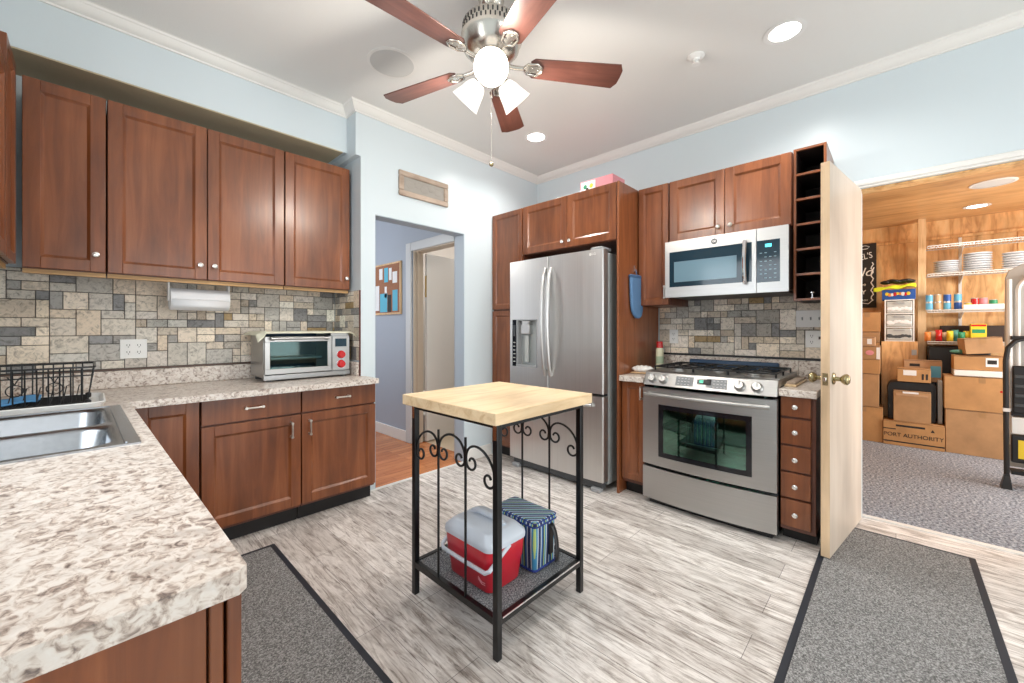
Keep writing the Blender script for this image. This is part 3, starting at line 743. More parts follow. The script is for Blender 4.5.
for x in (.06, Wf-.08): MB().box(x-.03, x+.05, .0, .06, 0, .035).build('foot', 'grey', e, bevel=.008)
m = MB(); m.box(Wf-.12, Wf-.02, .02, .16, FH-.001, FH+.022); m.build('hinge_cover', 'grey', e, bevel=.006)
for pr, x in ((ld, sx-.030), (rd, sx+.030)):
    P_ = []
    for k in range(15):
        t_ = k/14; P_.append((x, -.012-.052*math.sin(PI*min(1, max(0, t_)))**.55, .86+.90*t_))
    m = MB(); m.tube(P_, .015, 12); m.build('handle', 'steel', pr)
P_ = [(.09+(Wf-.18)*k/14, -.012-.05*math.sin(PI*k/14)**.5, .665) for k in range(15)]
MB().tube(P_, .014, 12).build('handle', 'steel', fz)
# dispenser
m = MB(); m.box(DX0, DX0+.052, -.010, .05, DZ0, DZ1); ds = m.build('dispenser_controls', 'blackgloss', e, bevel=.003)
m = MB()
for k in range(6): m.box(DX0+.014, DX0+.038, -.0112, -.010, DZ0+.04+k*.034, DZ0+.046+k*.034)
m.build('button_marks', 'white_print', ds)
MB().box(DX0+.014, DX0+.038, -.0112, -.010, DZ1-.15, DZ1-.05).build('readout', 'darkgrey', ds)
m = MB(); a = DX0+.052; m.box(a, a+.014, -.012, .055, DZ0, DZ1); m.box(DX1-.008, DX1, -.010, .055, DZ0, DZ1); m.box(a, DX1, -.006, .055, DZ1-.010, DZ1); m.box(a, DX1, -.018, .055, DZ0, DZ0+.018)
m.build('dispenser_frame', 'grey', e, bevel=.003)
MB().box(a+.014, DX1-.008, .045, .056, DZ0+.018, DZ1-.01).build('dispenser_niche', 'fridge_side', e)
m = MB(); cxd = (a+DX1)/2-.02; m.box(cxd-.05, cxd+.05, -.004, .046, DZ1-.13, DZ1-.045); m.prism([(cxd-.035, DZ1-.05), (cxd+.035, DZ1-.05), (cxd+.05, DZ1-.012), (cxd-.05, DZ1-.012)], 'y', -.0, .04); m.build('dispenser_spout', 'steel', e, bevel=.006)
m = MB(); m.box(cxd-.022, cxd+.022, .015, .03, DZ0+.04, DZ1-.14); m.build('paddle', 'clearplastic', e, bevel=.004)
lg = empty('logo', (Wf-.085, -.008, 1.825)); lg.parent = e
MB().lathe([(.011, .0), (.011, -.001), (.001, -.001)], (-.024, .0055, 0), 'y', 16).build('emblem', 'white_print', lg)
text('lettering', 'LG', .030, 'white_print', lg, (.008, .004, 0), (PI/2, 0, 0))
# narrow upper + microwave cabinet
UX = 3.07; UDB = XW-UX-.004
cabinet('wall_cabinet', 'narrow brown upper cabinet between refrigerator panel and microwave, silver pull low right', (UX, 1.515, 1.435), -PI/2, .250, UDB, TOPZ-1.435,
        [('thin', .004, .246, .004, TOPZ-1.435-.003, ('pull', .226, .10, True))], rail=False)
mwc = cabinet('wall_cabinet', 'brown two-door upper cabinet directly above the microwave', (UX, 1.262, 1.912), -PI/2, .784, UDB, TOPZ-1.912,
        [('door', .004, .390, .004, TOPZ-1.912-.003, ('knob', .354, .06, 'nickel')), ('door', .394, .780, .004, TOPZ-1.912-.003, ('knob', .432, .06, 'nickel'))])
# microwave
e = empty('microwave_oven', (2.985, 1.257, 1.485), -PI/2, 'stainless over-range microwave with blue-lit black keypad', 'microwave')
W_, H_, D_ = .776, .415, XW-2.985-.006
MB().box(.002, W_-.002, .03, D_, .018, H_).build('body', 'black', e, bevel=.003)
m = MB(); sxm = .600
wx0, wx1, wz0, wz1 = .032, .520, .075, .335
m.box(0, sxm, 0, .03, 0, wz0); m.box(0, sxm, 0, .03, wz1, H_); m.box(0, wx0, 0, .03, wz0, wz1); m.box(wx1+.055, sxm, 0, .03, wz0, wz1)
md = m.build('door', 'steel_h', e, bevel=.0)
MB().box(wx0, wx1+.055, .002, .028, wz0, wz1).build('glass_panel', 'mw_glass', md)
MB().box(wx0+.035, wx1-.035, -.0005, .002, wz0+.035, wz1-.075).build('viewing_window', 'mw_mesh', md)
m = MB(); P_ = [(wx1+.018, -.010-.030*math.sin(PI*k/10)**.6, wz0-.01+(wz1-wz0+.02)*k/10) for k in range(11)]; m.tube(P_, .013, 10); m.build('handle', 'chrome', md)
m = MB(); m.box(sxm+.003, W_, 0, .03, 0, wz0-.01); m.box(sxm+.003, W_, 0, .03, wz1, H_); m.box(W_-.045, W_, 0, .03, wz0-.01, wz1); m.build('side_frame', 'steel_h', e)
kp = MB().box(sxm+.003, W_-.045, .001, .028, wz0-.01, wz1).build('keypad', 'mw_glass', e)
MB().box(sxm+.05, sxm+.085, -.0005, .001, wz1-.045, wz1-.025).build('clock_display', 'cyan', kp)
m = MB()
for i in range(4):
    for j in range(7):
        if (i+j*3) % 5 == 0: continue
        m.box(sxm+.02+i*.026, sxm+.033+i*.026, -.0003, .001, wz0+.015+j*.027, wz0+.019+j*.027)
m.build('key_marks', P('pale_blue_print', (.35, .55, .65), .5), kp)
lg = MB().lathe([(.020, .001), (.020, -.002), (.001, -.002)], (.345, 0, H_-.042), 'y', 24).build('emblem', 'darkgrey', md)
text('lettering', 'GE', .019, 'white_print', lg, (.345, -.0025, H_-.042), (PI/2, 0, 0))
m = MB(); m.box(.02, W_-.02, .05, D_-.02, .0, .018); m.build('vent_grille', 'black', e, bevel=.002)
# ------------------------------------------------------------------ wine rack
e = empty('wine_rack', (3.10, .474, 1.430), -PI/2, 'tall brown six-slot open wine rack beside the wooden door', 'wine rack')
Wr, Hr, Dr = .168, .965, XW-3.10-.005
m = MB(); ts = .014
m.box(0, ts, 0, Dr, 0, Hr); m.box(Wr-ts, Wr, 0, Dr, 0, Hr); m.build('side_panels', 'cherry', e, bevel=.001)
for k in range(7):
    z = (Hr-ts)*k/6; sh_ = MB().box(ts, Wr-ts, .002, .022, z, z+ts).build('shelf', 'cherry', e, bevel=.001); MB().box(ts, Wr-ts, .022, Dr-.008, z+.001, z+ts-.001).build('shelf_board', 'slot_shade', sh_)
MB().box(ts, Wr-ts, Dr-.008, Dr, 0, Hr).build('back_panel', 'slot_shade', e)
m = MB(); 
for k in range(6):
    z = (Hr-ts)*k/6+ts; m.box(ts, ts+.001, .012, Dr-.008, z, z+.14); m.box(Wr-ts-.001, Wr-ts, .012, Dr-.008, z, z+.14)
m.build('slot_shade_sheet', 'slot_shade', e)  # thin dark sheets added on the slot sides to stand for shade
o = MB().lathe([(.022, 0), (.022, .004), (.006, .008), (.006, .030), (.024, .034), (.024, .040), (.006, .046), (.001, .05)], (0, 0, 0), 'z', 16).build('bottle_stopper', 'chrome')
o.location = (3.17, .385, 1.4445); tag(o, 'small silver stopper in the lowest slot of the wine rack', 'stopper')
# ------------------------------------------------------------------ range
e = empty('gas_range', (2.765, 1.327, 0), -PI/2, 'stainless gas range with green-tinted oven window', 'range')
Wg = .824
rb = -.030
fy = lambda x: rb*(1-((x-Wg/2)/(Wg/2))**2)
def curved(m, x0, x1, z0, z1, t, n=14, off=0.0):
    A = [(x0+(x1-x0)*k/n, fy(x0+(x1-x0)*k/n)+off) for k in range(n+1)]
    Bk = [(x, y+t) for x, y in A][::-1]
    m.prism(A+Bk, 'z', z0, z1)
m = MB(); D0 = .66
m.box(.002, .02, .028, D0, .03, .88); m.box(Wg-.02, Wg-.002, .028, D0, .03, .88); m.box(.02, Wg-.02, D0-.02, D0, .03, .88); m.box(.02, Wg-.02, .03, D0-.02, .25, .27); m.box(.02, Wg-.02, .03, D0-.02, .85, .88)
m.build('body', 'blackgloss', e)
m = MB(); m.box(.021, Wg-.021, .045, .05, .03, .24); m.box(.06, .075, .05, D0-.03, .275, .845); m.box(Wg-.075, Wg-.06, .05, D0-.03, .275, .845); m.build('cavity_wall', P('oven_enamel', (.02, .07, .055), .35), e)
for z in (.40, .52):
    m = MB()
    for k in range(13): m.tube([(.08+k*(Wg-.16)/12, .06, z), (.08+k*(Wg-.16)/12, D0-.06, z)], .0018, 5)
    m.tube([(.078, .06, z), (Wg-.078, .06, z)], .004, 6); m.tube([(.078, .30, z), (Wg-.078, .30, z)], .003, 6); m.build('oven_rack', 'chrome', e)
# door with window
x0w, x1w, zw0, zw1 = .120, Wg-.125, .355, .722
m = MB(); curved(m, 0, Wg, .288, zw0, .04); curved(m, 0, Wg, zw1, .832, .04); curved(m, 0, x0w, zw0, zw1, .04, 4); curved(m, x1w, Wg, zw0, zw1, .04, 4)
od = m.build('oven_door', 'steel_h', e, smooth=20)
m = MB(); b_ = .032; curved(m, x0w, x1w, zw0, zw0+b_, .010, off=.002); curved(m, x0w, x1w, zw1-b_, zw1, .010, off=.002); curved(m, x0w, x0w+b_, zw0+b_, zw1-b_, .010, 3, .002); curved(m, x1w-b_, x1w, zw0+b_, zw1-b_, .010, 3, .002); m.build('window_border', 'blackgloss', od)
m = MB(); curved(m, x0w+b_, x1w-b_, zw0+b_, zw1-b_, .004, off=.004); m.build('window', 'oven_glass', od)
m = MB(); P_ = [(.03+(Wg-.06)*k/14, fy(.03+(Wg-.06)*k/14)-.038, .792) for k in range(15)]; m.tube(P_, .0125, 12)
for x in (.05, Wg-.05): m.lathe([(.011, fy(x)-.036), (.011, fy(x)+.002)], (x, 0, .792), 'y', 12)
m.build('handle', 'steel_h', od)
m = MB(); curved(m, 0, Wg, .045, .268, .04); m.build('storage_drawer', 'steel_h', e, smooth=20)
m = MB(); m.box(.03, Wg-.03, .04, .30, 0, .045); m.build('kick_base', 'black', e)
# control console: sloping
def consol(x0, x1, n=14, za=.850, zb=.942, lean=.045, inset=0):
    def pt(x, s): return (x, fy(x)*.8+.004+lean*s-inset, za+(zb-za)*s)
    return pt
pt = consol(0, Wg)
m = MB(); n = 14; rows = []
for k in range(n+1):
    x = Wg*k/n; rows.append([m.bm.verts.new(pt(x, 0)), m.bm.verts.new(pt(x, 1)), m.bm.verts.new((x, .10, .948)), m.bm.verts.new((x, .10, .850))])
for k in range(n):
    for q in range(4): m._f([rows[k][q], rows[k][(q+1) % 4], rows[k+1][(q+1) % 4], rows[k+1][q]])
m._f(rows[0][::-1]); m._f(rows[-1]); m.build('console', 'steel_h', e, bevel=.004)
def onface(x, s, off=-.002):
    p = Vector(pt(x, s)); n_ = Vector((0, -(.092), .045)).normalized(); return p+n_*(-off)
def facebox(name, mat, x0, x1, s0, s1, par, th=.003):
    m = MB(); a = []
    for off in (.0, -th):
        a += [onface(x0, s0, off), onface(x1, s0, off), onface(x1, s1, off), onface(x0, s1, off)]
    m.hexa(a); return m.build(name, mat, par)
cp = facebox('touch_panel', 'touch_grey', .235, .555, .18, .82, e)
facebox('clock_display', 'blackgloss', .375, .462, .40, .76, cp, .0045); facebox('clock_digits', 'green_led', .390, .415, .48, .68, cp, .0052)
m = MB()
for i in range(4):
    for j in range(3):
        for base in (.25, .475):
            p = onface(base+i*.022, .28+j*.2, -.0035); m.box(p.x, p.x+.012, p.y-.0006, p.y+.0006, p.z-.001, p.z+.001)
m.build('key_marks', 'white_print', cp)
tilt = math.atan2(.045, .092)
for x in (.065, .148, .628, .722):
    p = onface(x, .48, 0); rot = Matrix.Rotation(-tilt, 4, 'X')
    k_ = MB().lathe([(.032, 0), (.032, -.006), (.027, -.010), (.025, -.030), (.022, -.033), (.001, -.033)], tuple(p), 'y', 24, mat=rot).build('knob', 'steel_h', e, smooth=40)
    m = MB(); q = rot @ Vector((0, -.034, 0)); m.box(p.x-.004, p.x+.004, p.y+q.y-.003, p.y+q.y+.004, p.z+q.z-.022, p.z+q.z+.022); m.build('grip', 'white', k_, bevel=.001)
# cooktop
m = MB(); m.box(.0, Wg, .10, D0, .90, .940); m.box(.0, .02, .09, D0, .940, .950); m.box(Wg-.02, Wg, .09, D0, .940, .950); m.box(.02, Wg-.02, .09, .12, .940, .948); m.build('cooktop', 'steel_h', e, bevel=.003)
MB().box(.02, Wg-.02, .12, D0-.01, .938, .943).build('cooktop_well', 'steel_h', e)
for (x, y) in ((.17, .22), (.17, .50), (.41, .36), (.66, .22), (.66, .50)):
    b_ = MB().lathe([(.055, .943), (.055, .950), (.040, .953), (.040, .962), (.001, .962)], (x, y, 0), 'z', 24).build('burner', 'steel_h', e)
    MB().lathe([(.036, .962), (.036, .969), (.030, .972), (.001, .972)], (x, y, 0), 'z', 24).build('burner_cap', 'black', b_)
for (a, b_) in ((.03, .30), (.305, .52), (.525, Wg-.03)):
    m = MB(); z = .974
    m.tube([(a, .13, z), (b_, .13, z), (b_, D0-.04, z), (a, D0-.04, z)], .0055, 6, closed=True)
    cx = (a+b_)/2
    m.tube([(cx, .13, z), (cx, D0-.04, z)], .0045, 6)
    for y in (.22, .36, .50): m.tube([(a, y, z), (cx-.02, y, z+.006)], .0045, 6); m.tube([(b_, y, z), (cx+.02, y, z+.006)], .0045, 6)
    for x in (a, b_):
        for y in (.14, .36, D0-.05): m.tube([(x, y, z), (x, y, .944)], .006, 6)
    m.build('grate', 'black_metal', e)
m = MB(); m.box(.10, Wg-.10, D0-.040, D0, .943, 1.006); m.build('rear_vent', 'navy', e, bevel=.012, seg=3)
# ------------------------------------------------------------------ base cabinets beside the range
cabinet('base_cabinet', 'narrow brown base cabinet between refrigerator panel and range', (2.80, 1.519, 0), -PI/2, .190, XW-2.80-.006, BH,
        [('thin', .006, .184, .12, .855, ('pull', .168, .78, True))], toe=.09, group=None)
dz = [(.740, .893-.035), (.578, .727), (.423, .566), (.268, .411), (.098, .255)]
cabinet('drawer_cabinet', 'narrow brown cabinet with five small drawers right of the range', (2.815, .499, 0), -PI/2, .172, XW-2.815-.006, BH,
        [('drawer', .006, .150, a, b_, ('knob', .078, (a+b_)/2)) for a, b_ in dz], toe=.07)
for nm, lab, x0, y0, y1 in (('countertop', 'short cream countertop piece between refrigerator and range', 2.765, 1.331, 1.520), ('countertop', 'short cream countertop piece right of the range by the wooden door', 2.785, .300, .499)):
    e = empty(nm, (x0, y0, 0), 0, lab, 'countertop')
    if y0 < 1: y0_, y1_ = .318, .4985
    else: y0_, y1_ = y0, y1
    MB().box(0, XW-x0-.003, 0+(y0_-y0), y1_-y0, BH+.002, .90).build('slab', 'granite', e, bevel=.004)
    MB().box(XW-x0-.024, XW-x0-.003, (y0_-y0), y1_-y0, .90, 1.028).build('curb', 'granite', e, bevel=.003)
e = empty('backsplash_curb', (0, 0, 0), 0, 'cream stone-look curb behind the range below the tiles', 'backsplash')
MB().box(XW-.024, XW-.003, .500, 1.330, .90, 1.028).build('strip', 'granite', e, bevel=.003)
# small things on those counters
e = empty('spray_can', (3.31, 1.44, .901), 0, 'pale spray can with red cap on the counter left of the range', 'spray can')
MB().lathe([(.030, 0), (.031, .004), (.031, .175), (.026, .19), (.020, .195)], (0, 0, 0), 'z', 24).build('can', P('pale_yellow_can', (.74, .72, .52), .35), e)
MB().lathe([(.0315, .06), (.0315, .12)], (0, 0, 0), 'z', 24).build('label_band', P('green_grey_label', (.45, .55, .38), .5), e)
MB().lathe([(.0265, .190), (.0265, .236), (.023, .244), (.001, .244)], (0, 0, 0), 'z', 24).build('cap', 'redknob', e)
e = empty('bag_of_rolls', (2.98, 1.43, .903), .15, 'loosely rolled clear bag with tan contents on the left stove counter', 'food bag')
def rollpt(a, b_):
    t_ = a*2*PI; y = (b_-.5)*.17; r = .032*(1-(abs(b_-.5)*2)**3*.75)*(1+.12*math.sin(b_*31+t_*2)); return (r*1.3*math.cos(t_), y, .034+r*math.sin(t_)*.9)
MB().grid(rollpt, 20, 18).build('wrapper', P('milky_plastic_wrap', (.80, .79, .76), .2, coat=.5), e, smooth=60)
m = MB(); m.box(-.05, .04, -.085, .085, 0, .012); m.build('bread', 'tan', e, bevel=.005)
e = empty('cutting_board', (3.13, .461, .901), 0, 'stack of thin wooden cutting boards on the counter right of the range', 'cutting board')
MB().box(-.22, .20, -.030, .030, 0, .014).build('lower_board', 'butcher', e, bevel=.004, seg=3)
MB().box(-.20, .19, -.024, .024, .0145, .028).build('upper_board', 'plaque_w', e, bevel=.004, seg=3)
# ------------------------------------------------------------------ oven mitt
e = empty('oven_mitt', (3.02, 1.520, 1.34), 0, 'blue denim oven mitt hanging on the refrigerator side panel', 'oven mitt')
out = [(x*1.75, z) for x, z in [(-.062, .34), (.055, .345), (.062, .30), (.050, .20), (.052, .13), (.052, .06), (.042, .012), (.02, -.005), (-.010, -.003), (-.030, .02), (-.044, .05), (-.052, .10), (-.055, .16), (-.060, .24)]]
m = MB(); m.prism([(x, z) for x, z in out], 'y', -.030, -.004); m.build('mitt', 'denim', e, bevel=.011, seg=3)
MB().prism([(-.112, .335), (.100, .340), (.103, .318), (-.110, .314)], 'y', -.033, -.003).build('cuff', P('dark_denim', (.05, .11, .22), .85), e, bevel=.004)
m = MB(); m.tube([(0, -.016, .34), (-.008, -.014, .37), (0, -.012, .385), (.008, -.014, .37), (.002, -.016, .34)], .0025, 6); m.build('hanging_loop', 'denim', e)
m = MB(); m.box(-.010, .010, -.006, 0, .365, .42); m.tube([(0, -.004, .385), (0, -.018, .378), (0, -.022, .39)], .003, 6)
h_ = m.build('wall_hook', 'chrome'); h_.location = (3.02, 1.5225, 1.34); tag(h_, 'small silver hook holding the blue oven mitt', 'hook')
# ------------------------------------------------------------------ pink box on the cabinet
e = empty('pink_box', (3.0, 1.80, TOPZ), 0, 'pink printed carton lying on top of the refrigerator cabinet', 'box')
MB().box(-.10, .10, -.15, .16, 0, .125).build('carton', 'pink', e, bevel=.002)
m = MB().use('white_print'); m.box(-.1015, -.100, .01, .15, .03, .115); m.build('picture_panel', 'white_print', e)
m = MB().use('green'); m.ball((-.101, .11, .075), .02, (.1, 1, 1)); m.use('ink').ball((-.101, .09, .05), .016, (.1, 1, 1)); m.use('yellow').ball((-.101, .05, .075), .02, (.1, 1, 1)); m.build('printed_picture', None, e)
# ------------------------------------------------------------------ wooden door, standing open
ang = math.atan2(.254-.161, 2.742-3.441)
e = empty('door_1', (3.455, .1625, 0), ang, None); e['kind'] = 'structure'
LD = .718
m = MB(); m.box(0, LD, -.040, 0, .015, 2.155)   # near face is at y=0 side towards the camera after rotation
for f in m.bm.faces: f.material_index = 0
m.mats = ['doorwood', 'dooredge']
m.bm.faces.ensure_lookup_table()
for f in m.bm.faces:
    if abs(f.calc_center_median().x-LD) < 1e-4: f.material_index = 1
dl = m.build('door_leaf', None, e, smooth=0)
for sgn, y in ((1, 0), (-1, -.040)):
    m = MB(); c = (LD-.065, y, .978)
    pr = [(.033, 0), (.031, .006), (.014, .010), (.011, .030), (.020, .038), (.029, .050), (.029, .062), (.020, .070), (.001, .071)]
    m.lathe([(r, sgn*h) for r, h in pr], c, 'y', 24); m.build('door_knob', 'brass', dl if False else e, smooth=50)
m = MB(); m.box(LD, LD+.002, -.032, -.008, .945, 1.01); m.build('latch_plate', 'brass', e)
m = MB(); m.box(LD+.002, LD+.012, -.026, -.014, .968, .988); m.build('latch_bolt', 'chrome', e, bevel=.002)
for z in (.25, 1.08, 1.92):
    MB().tube([(-.004, -.020, z-.045), (-.004, -.020, z+.045)], .007, 10).build('hinge', 'brass', e)
# ------------------------------------------------------------------ plaque, ceiling fittings
e = empty('wall_plaque', (1.971, YW, 2.445), 0, 'carved rectangular wooden plaque above the hallway opening', 'plaque')
m = MB(); m.box(-.247, .247, -.024, -.002, .058, .103); m.box(-.247, .247, -.024, -.002, -.103, -.058); m.box(-.247, -.202, -.024, -.002, -.058, .058); m.box(.202, .247, -.024, -.002, -.058, .058)
m.build('frame', 'plaque_w', e, bevel=.008, seg=3)
MB().box(-.203, .203, -.012, -.002, -.059, .059).build('inset', 'plaque_in', e)
for k, (a, b_, r_) in enumerate(((-.14, .0, .03), (-.07, .012, .022), (.0, -.01, .03), (.07, .01, .024), (.14, -.005, .028))):
    MB().ball((a, -.012, b_), r_, (1.5, .12, 1)).build('carving', 'plaque_in', e)
def can_light(x, y, z, label, r=.085):
    e = empty('recessed_light', (x, y, z), 0, label, 'ceiling light')
    MB().lathe([(r, 0), (r+.018, -.001), (r+.020, -.004), (r, -.006), (r-.008, -.003)], (0, 0, 0), 'z', 32, caps=False).build('trim_ring', 'white', e)
    MB().lathe([(r-.006, -.0025), (r*.5, -.007), (.001, -.008)], (0, 0, 0), 'z', 32).build('lens', 'led', e)
def can_spot(x, y, z, p): return spot('recessed_lamp', (x, y, z-.03), p, (1, .97, .92), 2.7, .8, .06)
can_light(2.738, .460, CEIL, 'round recessed ceiling light above the microwave side, nearer the camera')
can_light(2.721, 2.305, CEIL, 'round recessed ceiling light in front of the refrigerator, farther from camera')
can_spot(2.738, .460, CEIL, 56); can_spot(2.721, 2.305, CEIL, 56)
can_light(.35, .35, CEIL, 'unseen recessed ceiling light added over the near end of the sink counter'); can_spot(.35, .60, CEIL, 26)  # ceiling light and its spot are added out of view
can_light(6.218, -.595, 2.5, 'recessed light in the plywood ceiling of the storage room', .078); can_spot(5.9, -.595, 2.5, 42)
def ceil_speaker(x, y, z, label, r=.135):
    e = empty('ceiling_speaker', (x, y, z), 0, label, 'speaker')
    MB().lathe([(r, 0), (r+.018, -.001), (r+.018, -.005), (r, -.007)], (0, 0, 0), 'z', 40, caps=False).build('rim', 'white_trim', e)
    MB().lathe([(r, -.005), (r*.5, -.006), (.001, -.006)], (0, 0, 0), 'z', 40).build('grille', 'speaker' , e)
ceil_speaker(1.330, 2.330, CEIL, 'round flush speaker in the white kitchen ceiling')
ceil_speaker(5.33, -.60, 2.5, 'round grey flush speaker in the plywood storage ceiling', .12)
e = empty('ceiling_sprinkler', (2.602, .901, CEIL), 0, 'small white round sprinkler fitting on the kitchen ceiling', 'sprinkler')
MB().lathe([(.048, 0), (.050, -.006), (.044, -.012), (.022, -.018), (.020, -.030)], (0, 0, 0), 'z', 28).build('base', 'white', e)
MB().lathe([(.012, -.030), (.010, -.045), (.024, -.050), (.024, -.053), (.001, -.053)], (0, 0, 0), 'z', 20).build('deflector', 'white', e)
# ------------------------------------------------------------------ ceiling fan
FC = (1.415, 1.498)
e = empty('ceiling_fan', (FC[0], FC[1], 0), 0, 'five-blade ceiling fan with nickel motor and three glass lamps', 'ceiling fan')
MB().lathe([(.062, CEIL-.001), (.066, CEIL-.02), (.050, CEIL-.055), (.024, CEIL-.07), (.020, CEIL-.075)], (0, 0, 0), 'z', 32).build('canopy', 'nickel_fan', e, smooth=50)
MB().lathe([(.014, CEIL-.07), (.014, 2.80)], (0, 0, 0), 'z', 16).build('downrod', 'black', e)
MB().lathe([(.03, 2.835), (.05, 2.832), (.120, 2.815), (.140, 2.806), (.146, 2.798), (.146, 2.745), (.156, 2.738), (.157, 2.722), (.150, 2.712), (.140, 2.675), (.112, 2.645), (.075, 2.632), (.045, 2.628)], (0, 0, 0), 'z', 48).build('motor_housing', 'nickel_fan', e, smooth=50)
m = MB()
for k in range(40):
    a = 2*PI*k/40
    for dz, da in ((0, 0), (.025, PI/40)):
        c, s_ = math.cos(a+da), math.sin(a+da); cx, cy = .1455*c, .1455*s_
        m.hexa([(cx-.0035*-s_*1-.002*c, cy-.0035*c-.002*s_, 2.748+dz), (cx+.0035*-s_-.002*c, cy+.0035*c-.002*s_, 2.748+dz), (cx+.0035*-s_+.002*c, cy+.0035*c+.002*s_, 2.748+dz), (cx-.0035*-s_+.002*c, cy-.0035*c+.002*s_, 2.748+dz),
                (cx-.0035*-s_-.002*c, cy-.0035*c-.002*s_, 2.768+dz), (cx+.0035*-s_-.002*c, cy+.0035*c-.002*s_, 2.768+dz), (cx+.0035*-s_+.002*c, cy+.0035*c+.002*s_, 2.768+dz), (cx-.0035*-s_+.002*c, cy-.0035*c+.002*s_, 2.768+dz)])
m.build('vent_slots', 'black', e)
MB().lathe([(.050, 2.64), (.078, 2.628), (.082, 2.60), (.070, 2.585), (.055, 2.575), (.052, 2.55), (.060, 2.545), (.062, 2.53), (.040, 2.515), (.015, 2.508)], (0, 0, 0), 'z', 36).build('light_kit_hub', 'nickel_fan', e, smooth=50)
for k in range(5):
    a = math.radians(34.1+72*k); rot = Matrix.Rotation(a, 4, 'Z') @ Matrix.Rotation(math.radians(-11), 4, 'X')
    m = MB(); r0, r1 = .200, .692; hw0, hw1 = .060, .078
    pts = [(r0, -hw0*.7), (r0+.02, -hw0), (r1-.022, -hw1), (r1-.014, -hw1*.80), (r1-.002, -hw1*.55), (r1, 0), (r1-.002, hw1*.55), (r1-.014, hw1*.80), (r1-.022, hw1), (r0+.02, hw0), (r0, hw0*.7)]
    m.prism(pts, 'z', -.003, .003)
    bl = m.build('blade', 'blade', e, bevel=.001)
    bl.matrix_local = Matrix.Translation((0, 0, 2.603)) @ rot
    m = MB()
    m.tube([(.07, 0, 2.606-2.603), (.12, .0, -.006), (.165, 0, -.006)], .011, 8)
    m.tube([(.165, 0, -.006), (.19, .030, -.007), (.235, .036, -.007), (.262, .014, -.007), (.262, -.014, -.007), (.235, -.036, -.007), (.19, -.030, -.007)], .0075, 8, closed=True)
    m.prism([(.18, -.018), (.25, -.024), (.262, 0), (.25, .024), (.18, .018)], 'z', -.007, -.003)
    for x, y in ((.205, .016), (.205, -.016), (.245, 0)): m.ball((x, y, -.009), .005)
    ir = m.build('blade_arm', 'nickel_fan', e, smooth=50); ir.matrix_local = Matrix.Translation((0, 0, 2.603)) @ rot
for k in range(3):
    a = math.radians(226.5+120*k); til = math.radians(48 if k else 60)
    rot = Matrix.Rotation(a, 4, 'Z') @ Matrix.Rotation(-til, 4, 'Y')       # shade axis: -z tilted outwards
    base = Vector((.055*math.cos(a), .055*math.sin(a), 2.545))
    am = MB().tube([(0, 0, .012), (0, 0, -.02)], .012, 10); arm = am.build('lamp_arm', 'nickel_fan', e)
    arm.matrix_local = Matrix.Translation(base) @ rot
    m = MB(); m.lathe([(.020, -.012), (.030, -.020), (.031, -.034), (.024, -.036)], (0, 0, 0), 'z', 24); fit = m.build('lamp_holder', 'nickel_fan', e); fit.matrix_local = Matrix.Translation(base) @ rot
    m = MB(); m.lathe([(.028, -.022), (.042, -.034), (.055, -.062), (.064, -.098), (.077, -.138), (.080, -.145), (.076, -.143), (.061, -.100), (.051, -.064), (.037, -.040), (.024, -.030)], (0, 0, 0), 'z', 32, caps=False)
    sh = m.build('lamp_shade', 'shade_glass', e, smooth=60); sh.matrix_local = Matrix.Translation(base) @ rot
    m = MB(); m.lathe([(.013, -.034), (.014, -.05), (.026, -.070), (.029, -.085), (.022, -.102), (.001, -.108)], (0, 0, 0), 'z', 20); bu = m.build('bulb', 'bulb', e, smooth=60); bu.matrix_local = Matrix.Translation(base) @ rot
    p = Matrix.Translation(base) @ rot @ Vector((0, 0, -.165))
    point('fan_lamp', (FC[0]+p.x, FC[1]+p.y, p.z), 20, WARM, .045)
m = MB(); cxp, cyp = -.045, -.048
m.tube([(cxp, cyp, 2.535), (cxp, cyp, 2.075)], .0016, 6); m.ball((cxp, cyp, 2.40), .006, (1, 1, 1.6)); pc = m.build('pull_chain', 'nickel_fan', e)
MB().ball((cxp, cyp, 2.066), .011).build('chain_ball', 'brass', pc)
# ------------------------------------------------------------------ kitchen cart
e = empty('kitchen_cart', (0, 0, 0), 0, 'tall square cart with butcher-block top and black scrolled iron frame', 'kitchen cart')
MB().box(.998, 1.630, 1.034, 1.658, .901, .947).build('table_top', 'butcher', e, bevel=.003)
LX = (1.049, 1.622); LY = (1.078, 1.658); lw = .026
for x, y in ((LX[0], LY[0]), (LX[1]-lw, LY[0]), (LX[0], LY[1]-lw), (LX[1]-lw, LY[1]-lw)):
    l_ = MB().box(x, x+lw, y, y+lw, 0, .900).build('leg', 'black_metal', e, bevel=.002)
    MB().box(x-.001 if x < 1.2 else x+lw, x+.001 if x < 1.2 else x+lw+.001, y+.004, y+lw-.004, .83, .895).build('bracket', 'chrome', l_)
m = MB()
m.box(LX[0]+lw, LX[1]-lw, LY[0]+.003, LY[0]+.020, .874, .8995); m.box(LX[0]+lw, LX[1]-lw, LY[1]-.020, LY[1]-.003, .874, .8995)
m.box(LX[0]+.003, LX[0]+.020, LY[0]+lw, LY[1]-lw, .874, .8995); m.box(LX[1]-.020, LX[1]-.003, LY[0]+lw, LY[1]-lw, .874, .8995); m.build('top_rails', 'black_metal', e)
m = MB()
m.box(LX[0]+lw, LX[1]-lw, LY[0]+.002, LY[0]+.024, .128, .156); m.box(LX[0]+lw, LX[1]-lw, LY[1]-.024, LY[1]-.002, .128, .156)
m.box(LX[0]+.002, LX[0]+.024, LY[0]+lw, LY[1]-lw, .128, .156); m.box(LX[1]-.024, LX[1]-.002, LY[0]+lw, LY[1]-lw, .128, .156); m.build('shelf_frame', 'black_metal', e, bevel=.001)
